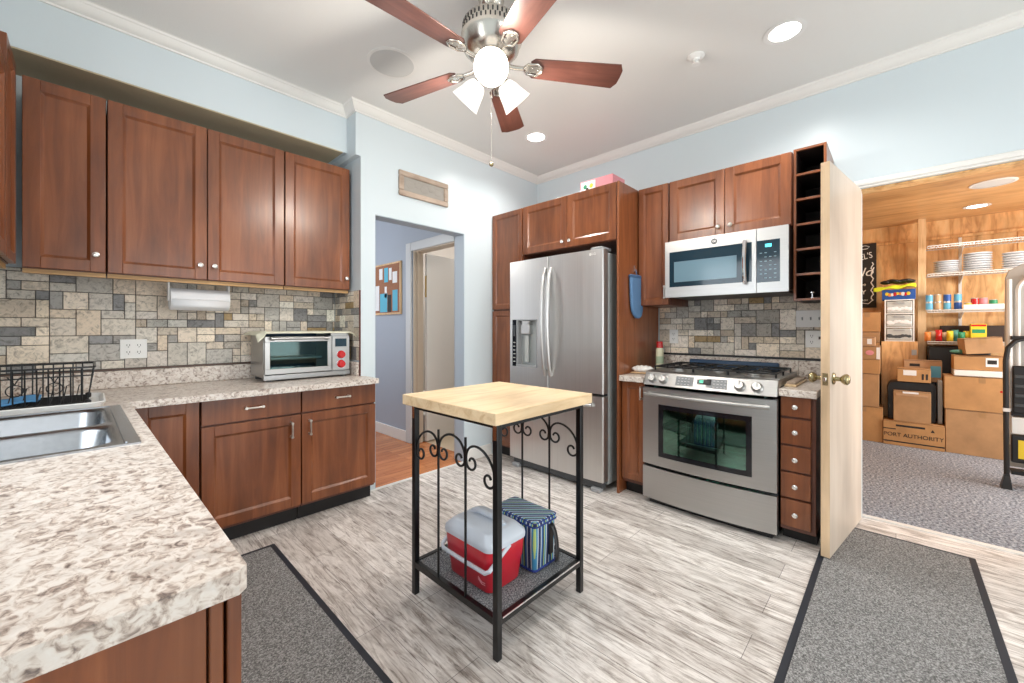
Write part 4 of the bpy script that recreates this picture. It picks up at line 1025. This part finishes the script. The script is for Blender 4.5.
MB().box(LX[0]+.024, LX[1]-.024, LY[0]+.024, LY[1]-.024, .136, .152).build('shelf', 'shelf_felt', e)
m = MB(); m.box(LX[0]+.03, LX[1]-.03, LY[0]+.0005, LY[0]+.002, .150, .156); m.build('shelf_edge_strip', 'chrome', e)
def scroll(cy, z, r, turns, a0, sgn, x):
    P_ = []
    n = int(22*turns)
    for k in range(n+1):
        t_ = k/n; rr_ = r*(1-.62*t_); a = a0+sgn*turns*2*PI*t_; P_.append((x, cy+rr_*math.cos(a), z+rr_*math.sin(a)))
    return P_
for x in (LX[0]+.011, LX[1]-.011):
    ys = [LY[0]+.022, 1.276, 1.462, LY[1]-.022]
    for y in ys[1:3]: MB().tube([(x, y, .150), (x, y, .806)], .0055, 8).build('upright_rod', 'black_metal', e)
    for i in range(3):
        a, b_ = ys[i], ys[i+1]; c = (a+b_)/2; hw = (b_-a)/2-.004; zt = .722; d_lo = .045 if i == 0 else 0; d_hi = .035 if i == 2 else 0
        P_ = []
        for k in range(17):
            t_ = PI*k/16; P_.append((x, c+hw*math.cos(t_), zt+.078*math.sin(t_)-(d_hi*(1+math.cos(t_))/2+d_lo*(1-math.cos(t_))/2)))
        # curled ends
        e1 = []; e2_ = []
        for k in range(1, 18):
            t_ = k/17; rr_ = .034*(1-.6*t_); ang_ = 2*PI*.95*t_
            e1.append((x, c-hw+.034-rr_*math.cos(ang_), zt-d_lo-.012-rr_*math.sin(ang_))); e2_.append((x, c+hw-.034+rr_*math.cos(ang_), zt-d_hi-.012-rr_*math.sin(ang_)))
        m = MB(); m.tube(e2_[::-1]+P_+e1, .0052, 8); m.build('scroll', 'black_metal', e)
# ------------------------------------------------------------------ cooler and lunch bag
e = empty('cooler', (1.226, 1.342, .153), 0, 'small red hard cooler with white lid on the cart shelf', 'cooler')
def tub(levels, n=5, r=.03):
    m = MB(); V = []
    for hx, hy, z in levels: V.append([m.bm.verts.new(p) for p in rr(-hx, hx, -hy, hy, r, z, n)])
    k_ = len(V[0])
    for a in range(len(V)-1):
        for q in range(k_): m._f([V[a][q], V[a][(q+1) % k_], V[a+1][(q+1) % k_], V[a+1][q]])
    m._f(V[0][::-1]); m._f(V[-1]); return m
tub([(.088, .128, 0), (.092, .132, .006), (.100, .142, .095), (.103, .145, .100), (.108, .150, .185), (.108, .150, .187)]).build('body', 'red', e, smooth=40)
tub([(.112, .154, .178), (.113, .155, .192), (.111, .153, .206), (.090, .126, .232), (.082, .118, .236)], r=.034).build('lid', 'cooler_white', e, smooth=40)
m = MB(); m.tube([(.02, -.10, .236), (.02, -.06, .250), (.02, .06, .250), (.02, .10, .236)], .012, 8); m.build('lid_grip', 'cooler_white', e)
m = MB(); zb = .105
m.tube([(0, -.152, .178), (-.06, -.156, .150), (-.112, -.152, zb+.01), (-.119, -.135, zb), (-.121, 0, zb), (-.119, .135, zb), (-.112, .152, zb+.01), (-.06, .156, .150), (0, .152, .178)], .0085, 8); m.build('handle', 'cooler_white', e)
m = MB(); m.tube([(-.1015, -.075, .060), (-.1015, -.095, .046), (-.1015, -.115, .048)], .0015, 5); m.tube([(-.101, -.075, .052), (-.101, -.095, .038), (-.101, -.115, .040)], .0015, 5); m.build('brand_mark', 'pink', e)
def stripes():
    m, nt, b = new_mat('striped_woven_fabric')
    v = tex(nt, (1, 1, 0)); sp = nt.nodes.new('ShaderNodeSeparateXYZ'); nt.links.new(v, sp.inputs[0])
    ad = nt.nodes.new('ShaderNodeMath'); ad.operation = 'ADD'; nt.links.new(sp.outputs[0], ad.inputs[0]); nt.links.new(sp.outputs[1], ad.inputs[1])
    ad.inputs[0].default_value = 0
    mu = nt.nodes.new('ShaderNodeMath'); mu.operation = 'MULTIPLY'; nt.links.new(ad.outputs[0], mu.inputs[0]); mu.inputs[1].default_value = 17
    fr = nt.nodes.new('ShaderNodeMath'); fr.operation = 'FRACT'; nt.links.new(mu.outputs[0], fr.inputs[0])
    c = ramp(nt, fr.outputs[0], [(0, (.02, .035, .11)), (.14, (.50, .58, .62)), (.24, (.03, .12, .33)), (.40, (.02, .03, .07)), (.52, (.42, .55, .18)), (.62, (.05, .25, .45)), (.76, (.60, .66, .66)), (.86, (.02, .03, .10))], 'CONSTANT')
    nt.links.new(c, b.inputs['Base Color']); b.inputs['Roughness'].default_value = .8; return m
M['stripe'] = stripes()
e.scale = (1.05, 1.03, 1.02)
e = empty('lunch_bag', (1.447, 1.300, .153), 0, 'blue striped insulated lunch bag with black strap on the cart shelf', 'bag')
tub([(.072, .126, .004), (.076, .130, .012), (.078, .133, .12), (.077, .133, .200), (.076, .132, .206)], r=.016).build('body', 'stripe', e, smooth=40)
tub([(.080, .137, .204), (.081, .138, .210), (.080, .137, .224), (.074, .131, .230)], r=.016).build('flap_lid', 'stripe', e, smooth=40)
pipe_mat = P('royal_blue_piping', (.015, .035, .20), .6)
for a, b_, z, r_ in ((.081, .138, .206, .004), (.080, .137, .224, .003), (.077, .131, .008, .005)): MB().tube(rr(-a, a, -b_, b_, .017, z), r_, 6, closed=True).build('piping', pipe_mat, e)
m = MB(); m.box(.02, .05, -.139, -.131, .05, .19); m.build('buckle_strap', 'black', e, bevel=.002)
def strp(a, b_):
    t_ = a*PI; y = -.137-.038*math.sin(t_)**.8-.008*a; z = .19-.175*math.sin(a*PI/2)**1.1; x = .035+.03*a - .05*math.sin(a*PI)*a
    return (x+(b_-.5)*.026, y-(.0 if a < .9 else .0), z)
MB().grid(strp, 20, 1).build('shoulder_strap', 'black', e, solid=.003)
# ------------------------------------------------------------------ floor mats
def floor_mat(label, x0, x1, y0, y1):
    e = empty('floor_mat', (x0, y0, 0), 0, label, 'floor mat')
    w_, h_ = x1-x0, y1-y0; b_ = .028
    MB().box(b_, w_-b_, b_, h_-b_, .001, .009).build('pile', 'mat', e)
    m = MB(); m.box(0, w_, 0, b_, .0005, .006); m.box(0, w_, h_-b_, h_, .0005, .006); m.box(0, b_, b_, h_-b_, .0005, .006); m.box(w_-b_, w_, b_, h_-b_, .0005, .006)
    m.build('rubber_edge', P('dark_rubber', (.018, .022, .032), .6), e, bevel=.002)
floor_mat('grey mat with black edging beside the left sink counter', .12, .735, .55, 2.610)
floor_mat('grey mat with black edging in front of the open wooden door', 1.15, 3.31, -.312, .312)
# ------------------------------------------------------------------ hall: corkboard, casing, bathroom
e = empty('corkboard', (2.42, 4.026, 1.419), PI/2, 'cork notice board with pinned papers on the hallway wall', 'notice board')
Wc, Hc = 1.0, .602
m = MB(); m.box(0, Wc, 0, .02, 0, .022); m.box(0, Wc, 0, .02, Hc-.022, Hc); m.box(0, .022, 0, .02, .022, Hc-.022); m.box(Wc-.022, Wc, 0, .02, .022, Hc-.022); m.build('frame', 'pine', e, bevel=.002)
MB().box(.02, Wc-.02, .008, .02, .02, Hc-.02).build('cork', 'cork', e)
e.rotation_euler = (0, 0, PI/2); 
# board local y must point from the wall into the hall (-x world): local +y -> -x
for (x, z, w_, h_, mt) in ((.07, .36, .10, .13, 'paper'), (.19, .40, .06, .14, 'paper'), (.27, .38, .09, .17, 'skyprint'), (.40, .42, .08, .13, 'paper'), (.30, .20, .05, .13, 'paper'), (.06, .04, .11, .24, 'skyprint'), (.20, .03, .08, .20, 'ink'), (.29, .03, .17, .22, 'skyprint'), (.48, .05, .12, .30, 'paper'), (.62, .1, .2, .3, 'skyprint')):
    MB().box(x, x+w_, .0205, .0215, z, z+h_).build('pinned_paper', mt, e)
# bathroom door casing
m = MB(); cs = .085
m.box(2.400, 2.42, 3.815, 3.815+cs+.02, 0, 2.115+.075); m.box(2.400, 2.42, 3.07, 3.815, 2.095, 2.19)
struct(m.build('trim_8', P('grey_casing_paint', (.60, .62, .63), .4), bevel=.006, smooth=30))
m = MB(); m.box(2.42, 2.54, 3.785, 3.80, 0, 2.10); m.box(2.42, 2.54, 3.08, 3.785, 2.085, 2.10); m.box(2.455, 2.485, 3.770, 3.785, 0, 2.085)
struct(m.build('trim_9', P('cream_jamb_paint', (.55, .46, .36), .4)))
e = empty('door_2', (2.553, 3.775, 0), 0, None); e['kind'] = 'structure'
m = MB(); m.box(0, .74, -.036, 0, .012, 2.08); m.build('door_leaf', 'white_trim', e, bevel=.001); e.rotation_euler = (0, 0, math.radians(8))
MB().box(-.002, 0, -.030, -.006, 1.60, 1.84).build('hinge', 'brass2', e)
e = empty('toilet', (2.98, 4.35, 0), 0, 'white toilet partly visible through the bathroom doorway', 'toilet')
tub([(.10, .15, 0), (.11, .17, .05), (.12, .18, .20), (.17, .23, .38), (.18, .24, .40)], r=.09).build('bowl', P('white_ceramic', (.80, .80, .79), .15), e, smooth=50)
tub([(.185, .245, .402), (.185, .245, .425)], r=.10).build('seat', 'white', e, smooth=50)
e = empty('waste_basket', (2.75, 3.92, 0), 0, 'white bin in the bathroom doorway', 'bin')
tub([(.09, .09, 0), (.10, .10, .01), (.12, .12, .26), (.125, .125, .265)], r=.09).build('bin_body', 'white', e, smooth=50)
point('bathroom_lamp', (3.7, 3.9, 2.3), 42, (1.0, .93, .84), .1)
point('hall_lamp', (1.2, 4.6, 2.35), 26, (1.0, .97, .93), .1)
# ------------------------------------------------------------------ storage room
struct(MB().box(6.50, 6.59, -.245, -.181, 0, 2.499).build('trim_20', 'pine', bevel=.002))
# plywood stand with drawer tower
e = empty('plywood_stand', (6.3, 0, 0), 0, 'plywood stand with a metal latch under the plastic drawers', 'stand')
MB().box(0, .42, -.174, .122, 0, 1.108).build('box', 'ply', e, bevel=.002)
MB().box(-.004, 0, -.165, -.125, .96, 1.02).build('latch', 'grey', e)
e = empty('drawer_tower', (6.32, 0, 1.109), 0, 'white three-drawer clear plastic storage tower on the plywood stand', 'drawers')
m = MB(); y0, y1, H_ = -.148, .096, .475
m.box(.0, .36, y0, y0+.012, 0, H_); m.box(0, .36, y1-.012, y1, 0, H_)
for k in range(4): m.box(0, .36, y0+.012, y1-.012, k*(H_-.012)/3, k*(H_-.012)/3+.012)
m.build('frame', 'white', e, bevel=.002)
for k, mt in enumerate(('darkgrey', 'green', 'clearplastic')):
    z = k*(H_-.012)/3+.014
    d = MB().box(-.004, .34, y0+.016, y1-.016, z, z+.132).build('drawer', 'clearplastic', e, bevel=.008)
    MB().box(-.012, -.004, -.07, .02, z+.105, z+.120).build('pull', 'grey', d)
    m = MB(); 
    for q in range(7): m.use('paper' if k > 0 else 'darkgrey').ball((-.0045, y0+.04+.027*q, z+.04+.02*R.random()), .018+.012*R.random(), (.1, 1, .8))
    m.build('contents', None, d)
e = empty('blue_carton', (6.33, 0, 1.585), 0, 'blue printed carton on top of the plastic drawer tower', 'box')
MB().box(0, .30, -.158, .118, 0, .115).build('carton', 'blue', e, bevel=.002)
m = MB()
for q in range(9): m.use(['yellow', 'redknob', 'paper', 'orange'][q % 4]).ball((-.001, -.10+.022*q, .055+.014*R.random()), .012+.007*R.random(), (.1, 1, 1.2))
m.build('printed_picture', None, e)
e = empty('lime_cloth', (6.30, 0, 1.716), 0, 'lime yellow cloth draped over the blue carton', 'cloth')
MB().grid(lambda a, b_: (-.03+.03*min(1, a*6)+.28*max(0, a-.16), .19-.35*b_, -.030*max(0, 1-a*6)*(1+.5*math.sin(b_*14))+.008+.030*b_+.005*math.sin(b_*15+a*4)-.05*max(0, .2-b_)), 18, 24).build('cloth', 'lime', e, solid=.010)
e = empty('black_bundle', (6.34, 0, 1.772), 0, 'black crumpled bundle lying on the lime cloth', 'cloth')
m = MB()
for q in range(9): m.ball((.06+.03*R.random(), -.115+.025*q, .024+.006*math.sin(q*1.3)), .034+.008*R.random(), (1.3, 1.3, .62))
m.build('bundle', 'black', e)
# banner
e = empty('black_banner', (6.722, .30, 1.90), -PI/2, 'black banner with white lettering on the plywood wall', 'banner')
MB().box(-.29, .125, -.004, 0, -.385, .42).build('cloth', 'ink', e)
text('lettering', "DANIEL'S", .105, 'white_print', e, (-.065, -.006, .24), (PI/2, math.radians(-12), 0), shear=.1, sx=.72)
text('lettering', 'Old', .15, 'white_print', e, (-.03, -.006, .06), (PI/2, 0, 0), shear=.3)
text('lettering', 'Tennessee', .055, 'white_print', e, (-.09, -.006, -.09), (PI/2, 0, 0))
text('lettering', 'WHISKEY', .075, 'white_print', e, (-.13, -.006, -.19), (PI/2, 0, 0))
text('lettering', 'SOUR MASH', .03, 'white_print', e, (-.04, -.006, -.29), (PI/2, 0, 0))
m = MB()
m.tube([(-.06, -.005, .38), (.02, -.005, .395), (.06, -.005, .38), (.04, -.005, .355), (-.05, -.005, .35)], .004, 5)
m.tube([(.085+.012*math.sin(k*1.7), -.005, .18-.025*k) for k in range(20)], .006, 5); m.tube([(-.02, -.005, -.32), (.05, -.005, -.335), (.09, -.005, -.29)], .004, 5)
m.build('flourish', 'white_print', e)
# cardboard boxes
def carton(label, x0, x1, y0, y1, z0, z1, mat='card', rz=0, tilt=0, group='cardboard boxes in the storage room', tape=True, name='cardboard_box', extra=None, bulge=0):
    cx, cy = (x0+x1)/2, (y0+y1)/2
    e = empty(name, (cx, cy, z0), rz, label, 'box', group)
    if tilt: e.rotation_euler = (tilt, 0, rz)
    hx, hy, h = (x1-x0)/2, (y1-y0)/2, z1-z0-.001
    MB().box(-hx, hx, -hy, hy, .001, h).build('box', mat, e, bevel=.003)
    m = MB(); m.box(-hx-.0012, -hx, -hy, hy, h-.006, h-.003); m.build('flap_seam', 'ink', e)
    if tape:
        m = MB(); m.box(-hx-.001, hx+.001, -.022, .022, h, h+.001); m.box(-hx-.001, -hx, -.022, .022, h-.06, h+.001); m.build('packing_tape', P('brown_tape', (.38, .22, .10), .3), e)
    if extra: extra(e, hx, hy, h)
    return e
def lab(y0, y1, z0, z1, mat='paper'):
    def f(e, hx, hy, h): MB().box(-hx-.0016, -hx, y0, y1, z0, z1).build('label_sticker', mat, e)
    return f
XF = 6.0
carton('brown box at the floor of the stack nearest the wooden door', XF, 6.28, .104, .42, 0, .385)
carton('brown box second from floor in the stack by the wooden door', XF, 6.27, .136, .42, .386, .752, 'card2')
carton('brown box third from floor in the stack by the wooden door', XF, 6.28, .127, .42, .753, .915, 'card', tape=False)
carton('brown box with pink mark in the stack by the wooden door', XF, 6.28, .127, .42, .916, 1.060, 'card2', tape=False, extra=lambda e, hx, hy, h: (MB().ball((-hx-.001, -hy+.085, .07), .035, (.05, 1, .8)).build('pink_mark', 'pink', e), MB().box(-hx-.002, -hx, -hy, -hy+.03, .0, .13).build('label_sticker', 'paper', e)))
carton('small tan box with white label topping the stack by the wooden door', XF, 6.25, .168, .42, 1.061, 1.160, 'card3', tape=False, extra=lab(-.10, -.06, .02, .08))
carton('large brown box standing behind the stack by the wooden door', 6.31, 6.72, .135, .50, 0, 1.10)
carton('flat brown box behind the stack, carrying a squarer box', 6.31, 6.70, .135, .45, 1.101, 1.218, 'card2', tape=False)
carton('square brown box highest behind the stack by the door, below the banner', 6.31, 6.60, .130, .36, 1.219, 1.450)
def pa(e, hx, hy, h):
    t_ = text('lettering', 'PORT AUTHORITY', .058, 'ink', e, (-hx-.001, .0, .115), (PI/2, 0, -PI/2), sx=.92)
    m = MB(); m.box(-hx-.001, -hx, -hy, hy, .035, .048); m.box(-hx-.001, -hx, hy-.10, hy, .17, .18); m.box(-hx-.001, -hx, -.09, .13, .205, .225); m.build('printed_stripe', 'ink', e)
    m = MB(); m.prism([(-.16, .18), (-.13, .18), (-.145, .21)], 'x', -hx-.001, -hx); m.build('printed_arrow', 'ink', e)
carton('wide flat brown box printed PORT AUTHORITY on the carpet', XF-.02, 6.27, -.358, .101, 0, .262, 'card', extra=pa, tape=False)
e = empty('black_bin', (6.07, 0, .263), 0, 'black rounded plastic bin behind a box, above the lettered carton', 'bin')
m = MB(); m.prism([(-.305, 0), (.064, 0), (.072, .36), (.05, .41), (.01, .42), (-.26, .42), (-.30, .40), (-.312, .35)], 'x', 0, .20); m.build('bin_body', 'black', e, bevel=.01)
carton('brown box with torn flap leaning against the black bin', XF-.015, 6.06, -.262, .020, .263, .590, 'card2', tape=False, extra=lambda e, hx, hy, h: (MB().box(-hx-.006, -hx, -hy+.02, hy-.02, h-.05, h-.03).build('torn_flap', 'card3', e), MB().box(-hx-.004, -hx, -.05, .07, h-.025, h-.005).build('paper_scrap', 'paper', e)))
carton('small brown box with barcode label on top of the black bin', 6.02, 6.15, -.262, -.010, .686, .830, 'card', tape=False, extra=lambda e, hx, hy, h: (MB().box(-hx-.0016, -hx, -.02, .08, .07, .125).build('label_sticker', 'paper', e), MB().box(-hx-.0016, -hx, -.105, -.09, .03, .09).build('printed_mark', 'ink', e), MB().box(-hx-.0016, -hx, -.075, -.06, .03, .09).build('printed_mark', 'ink', e)))
carton('flat grey-brown mailer box with white label behind the barcode box', 6.17, 6.26, -.35, -.063, .686, .915, 'card3', tape=False, extra=lambda e, hx, hy, h: (MB().box(-hx-.0016, -hx, -.135, -.06, .05, .17).build('label_sticker', 'lightblue', e), MB().box(-hx-.0016, -hx, .02, .10, .16, .19).build('printed_mark', 'ink', e)))
e = empty('white_folder', (6.11, -.312, .262), 0, 'white file folder standing beside the black bin', 'folder')
MB().box(0, .15, -.038, -.002, 0, .45).build('folder', 'clearplastic', e, bevel=.003)
carton('large brown box on the carpet under the right stack', XF, 6.28, -.86, -.364, 0, .443, 'card2')
carton('large brown box second from floor in the right stack', XF, 6.28, -.86, -.356, .444, .780, 'card', extra=lambda e, hx, hy, h: MB().ball((-hx, -.12, h-.13), .01, (.1, 1, 1)).build('red_sticker', 'redknob', e))
e = empty('plastic_tray', (6.14, -.62, .783), 0, 'flat white plastic tray between boxes in the right stack', 'tray')
MB().box(-.15, .14, -.24, .20, 0, .058).build('lid', 'white', e, bevel=.006)
carton('brown box with black-and-white sticker in the right stack', XF, 6.27, -.84, -.420, .843, .985, 'card', tape=False, extra=lambda e, hx, hy, h: (MB().box(-hx-.0016, -hx, -.08, .0, .04, .125).build('label_sticker', 'paper', e), MB().box(-hx-.0024, -hx-.0016, -.07, -.01, .065, .105).build('label_print', 'ink', e)))
carton('tan box lying tilted on top of the right stack', 6.00, 6.24, -.735, -.485, 1.010, 1.165, 'card2', rz=.12, tilt=-.09)
# shelving
def wire_shelf(label, z, depth=.38, ribs=True, rod=False):
    e = empty('wire_shelf', (6.33, 0, z), 0, label, 'shelf', 'white wire shelves in the storage room')
    m = MB(); y0, y1 = -1.5, -.25
    m.tube([(0, y0, 0), (0, y1, 0)], .006, 6); m.tube([(depth, y0, 0), (depth, y1, 0)], .006, 6); m.tube([(0, y0, -.022), (0, y1, -.022)], .005, 6)
    k = 0; y = y1
    while y > y0: m.box(0, depth, y-.002, y+.002, -.002, .002); m.box(-.003, .003, y-.002, y+.002, -.022, 0); y -= .026
    m.build('wires', 'wire_white', e)
    return e
wire_shelf('highest white wire shelf along the plywood back wall', 2.155, .34)
wire_shelf('white wire shelf that carries the stacked plates', 1.848)
wire_shelf('white wire shelf that carries the food cans', 1.452)
wire_shelf('lowest white wire shelf, carrying snack bags', 1.112)
e = empty('shelf_standard', (6.735, -.52, 0), 0, 'white slotted vertical shelf rail on the plywood wall', 'rail')
MB().box(-.012, .012, -.012, .012, 1.09, 2.275).build('rail', 'white', e); 
m = MB()
for z in (1.112, 1.452, 1.848, 2.155): m.hexa([(-.38, -.004, z-.012), (-.01, -.004, z-.09), (-.01, .004, z-.09), (-.38, .004, z-.012), (-.38, -.004, z-.006), (-.01, -.004, z-.006), (-.01, .004, z-.006), (-.38, .004, z-.006)])
m.build('bracket', 'white', e)
# stacks of plastic lids/plates on the second shelf
def plate_stack(y, r, n, hs, label):
    for k in range(n):
        o = MB().lathe([(r*.72, 0), (r*.98, hs*.55), (r, hs*.80), (r*.97, hs*.86), (r*.70, hs*.30)], (0, 0, 0), 'z', 32).build('plate', 'plate', smooth=40)
        o.location = (6.50, y, 1.857+hs*.88*k); tag(o, label, 'plate', 'stacked plates on the wire shelf')
plate_stack(-.400, .10, 6, .026, 'clear plate in the shorter stack at the left of the plate shelf')
plate_stack(-.625, .105, 8, .028, 'clear plate in the taller middle stack on the plate shelf')
plate_stack(-.880, .09, 7, .028, 'clear plate in the stack behind the white step ladder')
# cans
def can(x, y, z, r, h, mat, label, group='food cans on the wire shelf'):
    e = empty('food_can', (x, y, z), 0, label, 'can', group)
    MB().lathe([(r*.96, 0), (r, .003), (r, h-.003), (r*.95, h)], (0, 0, 0), 'z', 20).build('can', 'tin', e)
    MB().lathe([(r*1.012, .008), (r*1.012, h-.008)], (0, 0, 0), 'z', 20, caps=False).build('paper_label', mat, e)
cn = [(-.268, 'lightblue', 'lightblue', 'light blue'), (-.332, 'tan', 'tan', 'tan'), (-.402, 'lightblue', 'blue', 'dark blue'), (-.480, 'blue', 'lightblue', 'bright blue')]
for i, (y, a, b_, w_) in enumerate(cn):
    can(6.42, y, 1.456, .029, .086, a, ['lower light blue can in the stack beside the wood post', 'lower tan can, second stack from the wood post', 'lower light blue can, third stack from the wood post', 'lower dark blue can, stack left of the shelf rail'][i])
    can(6.42, y, 1.543, .029, .086, b_, ['upper light blue can in the stack beside the wood post', 'upper tan can, second stack from the wood post', 'upper dark blue can, third stack from the wood post', 'upper light blue can, stack left of the shelf rail'][i])
o = MB().box(-.02, .12, -.795, -.515, 0, .012).box(-.02, -.015, -.795, -.515, .012, .05).build('white_shelf_tray', P('white_red_print', (.80, .76, .74), .5)); o.location = (6.36, 0, 1.456); tag(o, 'low white tray holding red and green cans', 'tray')
for (y, h, mt, nm) in ((-.552, .062, 'yellow', 'short yellow can in the white shelf tray'), (-.600, .108, 'redknob', 'red can in the white shelf tray, between yellow and pink'), (-.660, .108, 'pink', 'pink can in the white shelf tray'), (-.725, .088, 'green', 'green can in the white shelf tray')):
    can(6.415, y, 1.4685, .029, h, mt, nm)
# snacks
def pouch(y, x, z, w_, h, mat, label, rz=0):
    e = empty('snack_bag', (x, y, z), rz, label, 'snack bag', 'snack bags on the lowest wire shelf')
    MB().grid(lambda a, b_: (-.028*math.sin(PI*b_)*math.sin(PI*a)**.6*1.0, (a-.5)*w_, h*b_), 8, 8).build('pouch_front', mat, e, solid=.003)
    MB().grid(lambda a, b_: (.004+.028*math.sin(PI*b_)*math.sin(PI*a)**.6, (a-.5)*w_, h*b_), 8, 8).build('pouch_back', mat, e, solid=.003)
cols = ['orange', 'tan', 'redknob', 'tan', 'yellow', 'teal', 'green', 'yellow']
nm = ['orange', 'tan', 'red', 'tan', 'yellow', 'teal', 'green', 'yellow']
for q in range(8):
    y = -.252-.0415*q
    pouch(y, 6.35+.07*(q % 2), 1.117, .048, .10+.012*(q % 3), cols[q], nm[q]+' snack bag on the lowest shelf, '+['beside the wood post', 'second from the post', 'third from the post', 'fourth from the post', 'left of the teal bag', 'mid-shelf', 'next to the teal bag', 'nearest the yellow carton'][q], .2*math.sin(q*2))
e = empty('yellow_carton', (6.36, -.620, 1.117), 0, 'yellow printed carton on the lowest wire shelf', 'box')
MB().box(0, .08, -.055, .055, 0, .185).build('carton', 'yellow', e, bevel=.002); MB().box(-.001, 0, -.045, .045, .09, .13).build('printed_band', 'green', e); MB().box(-.001, 0, -.052, .052, .16, .18).build('printed_band', 'redknob', e)
o = MB().box(0, .18, -.95, -.36, .003, .17).build('dark_storage_bin', P('dark_brown_bin', (.035, .022, .018), .6), bevel=.006); o.location = (6.52, 0, 1.117); tag(o, 'long dark brown bin at the back of the lowest shelf', 'bin')
o = MB().box(0, .30, -.70, -.255, 0, 1.06).build('black_cabinet', 'black', bevel=.01); o.location = (6.34, 0, 0.0); tag(o, 'black plastic cabinet beneath the wire shelves', 'cabinet')
o = MB().ball((0, 0, 0), .06, (.6, 1.2, .35)).build('teal_pouch', 'teal'); o.location = (6.12, -.47, 1.020); tag(o, 'small teal pouch lying on the labelled box', 'pouch')
# step ladder
e = empty('step_ladder', (4.97, -.60, 0), 0, 'white and black folding step ladder by the storage boxes', 'step ladder')
yl, yr = -.030, -.50
for y in (yl-.03, yr+.03):
    m = MB(); m.tube([(.10, y, .33), (.14, y, 1.30), (.15, y, 1.65)], .016, 8)
    m.build('side_rail', 'white', e)
m = MB(); P_ = [(.13, yl-.075, .62)] + [(.15, yl-.075, 1.45)] + [(.15, (yl-.075+yr+.075)/2+(.16)*math.cos(PI*k/12), 1.56+.13*math.sin(PI*k/12)) for k in range(13)] + [(.15, yr+.075, 1.45), (.13, yr+.075, .62)]
m.tube(P_, .014, 8); m.build('hand_loop', 'white', e)
m = MB(); m.prism([(yl-.012, .14), (yl-.012, 1.66), (yl-.03, 1.72), (yl-.10, 1.77), (yr+.10, 1.77), (yr, 1.66), (yr, .14)], 'x', .17, .19); m.build('back_plate', P('pale_grey_enamel', (.50, .49, .46), .4), e, bevel=.004)
for y in (yl, yr):
    q = -1 if y == yl else 1
    m = MB(); m.tube([(.0, y, .03), (.03, y, .50), (.05, y, 1.00), (.055, y+.012*q, 1.10), (.065, y+.05*q, 1.155), (.08, y+.12*q, 1.185)], .016, 10); lg_ = m.build('leg', 'black', e)
    MB().hexa([(-.04, y-.024, 0), (.04, y-.024, 0), (.04, y+.034, 0), (-.04, y+.034, 0), (-.018, y-.014, .11), (.018, y-.014, .11), (.018, y+.014, .11), (-.018, y+.014, .11)]).build('foot', 'black', lg_)
    m = MB(); m.box(-.004, .045, y-.018, y+.018, .60, .625); m.build('leg_clip', 'white', lg_)
for z in (.10, .565, 1.165):
    m = MB(); m.box(.06, .17, yr+.04, yl-.03, z, z+.03); m.build('tread', 'black', e, bevel=.004)
MB().box(.05, .09, yr+.05, yl-.035, .585, .96).build('ribbed_step', 'black', e, bevel=.01)
for k in range(4): MB().box(.040, .05, yr+.06, yl-.045, .64+.075*k, .665+.075*k).build('rib', 'darkgrey', e, bevel=.002)
MB().box(.05, .08, yr+.05, yl-.030, .425, .555).build('grey_panel', 'white', e, bevel=.003)
MB().box(.045, .085, yr+.05, yl-.028, .20, .415).build('black_panel', 'black', e, bevel=.008)
MB().box(.0435, .045, yr+.12, yl-.062, .235, .38).build('warning_label', 'yellow', e)
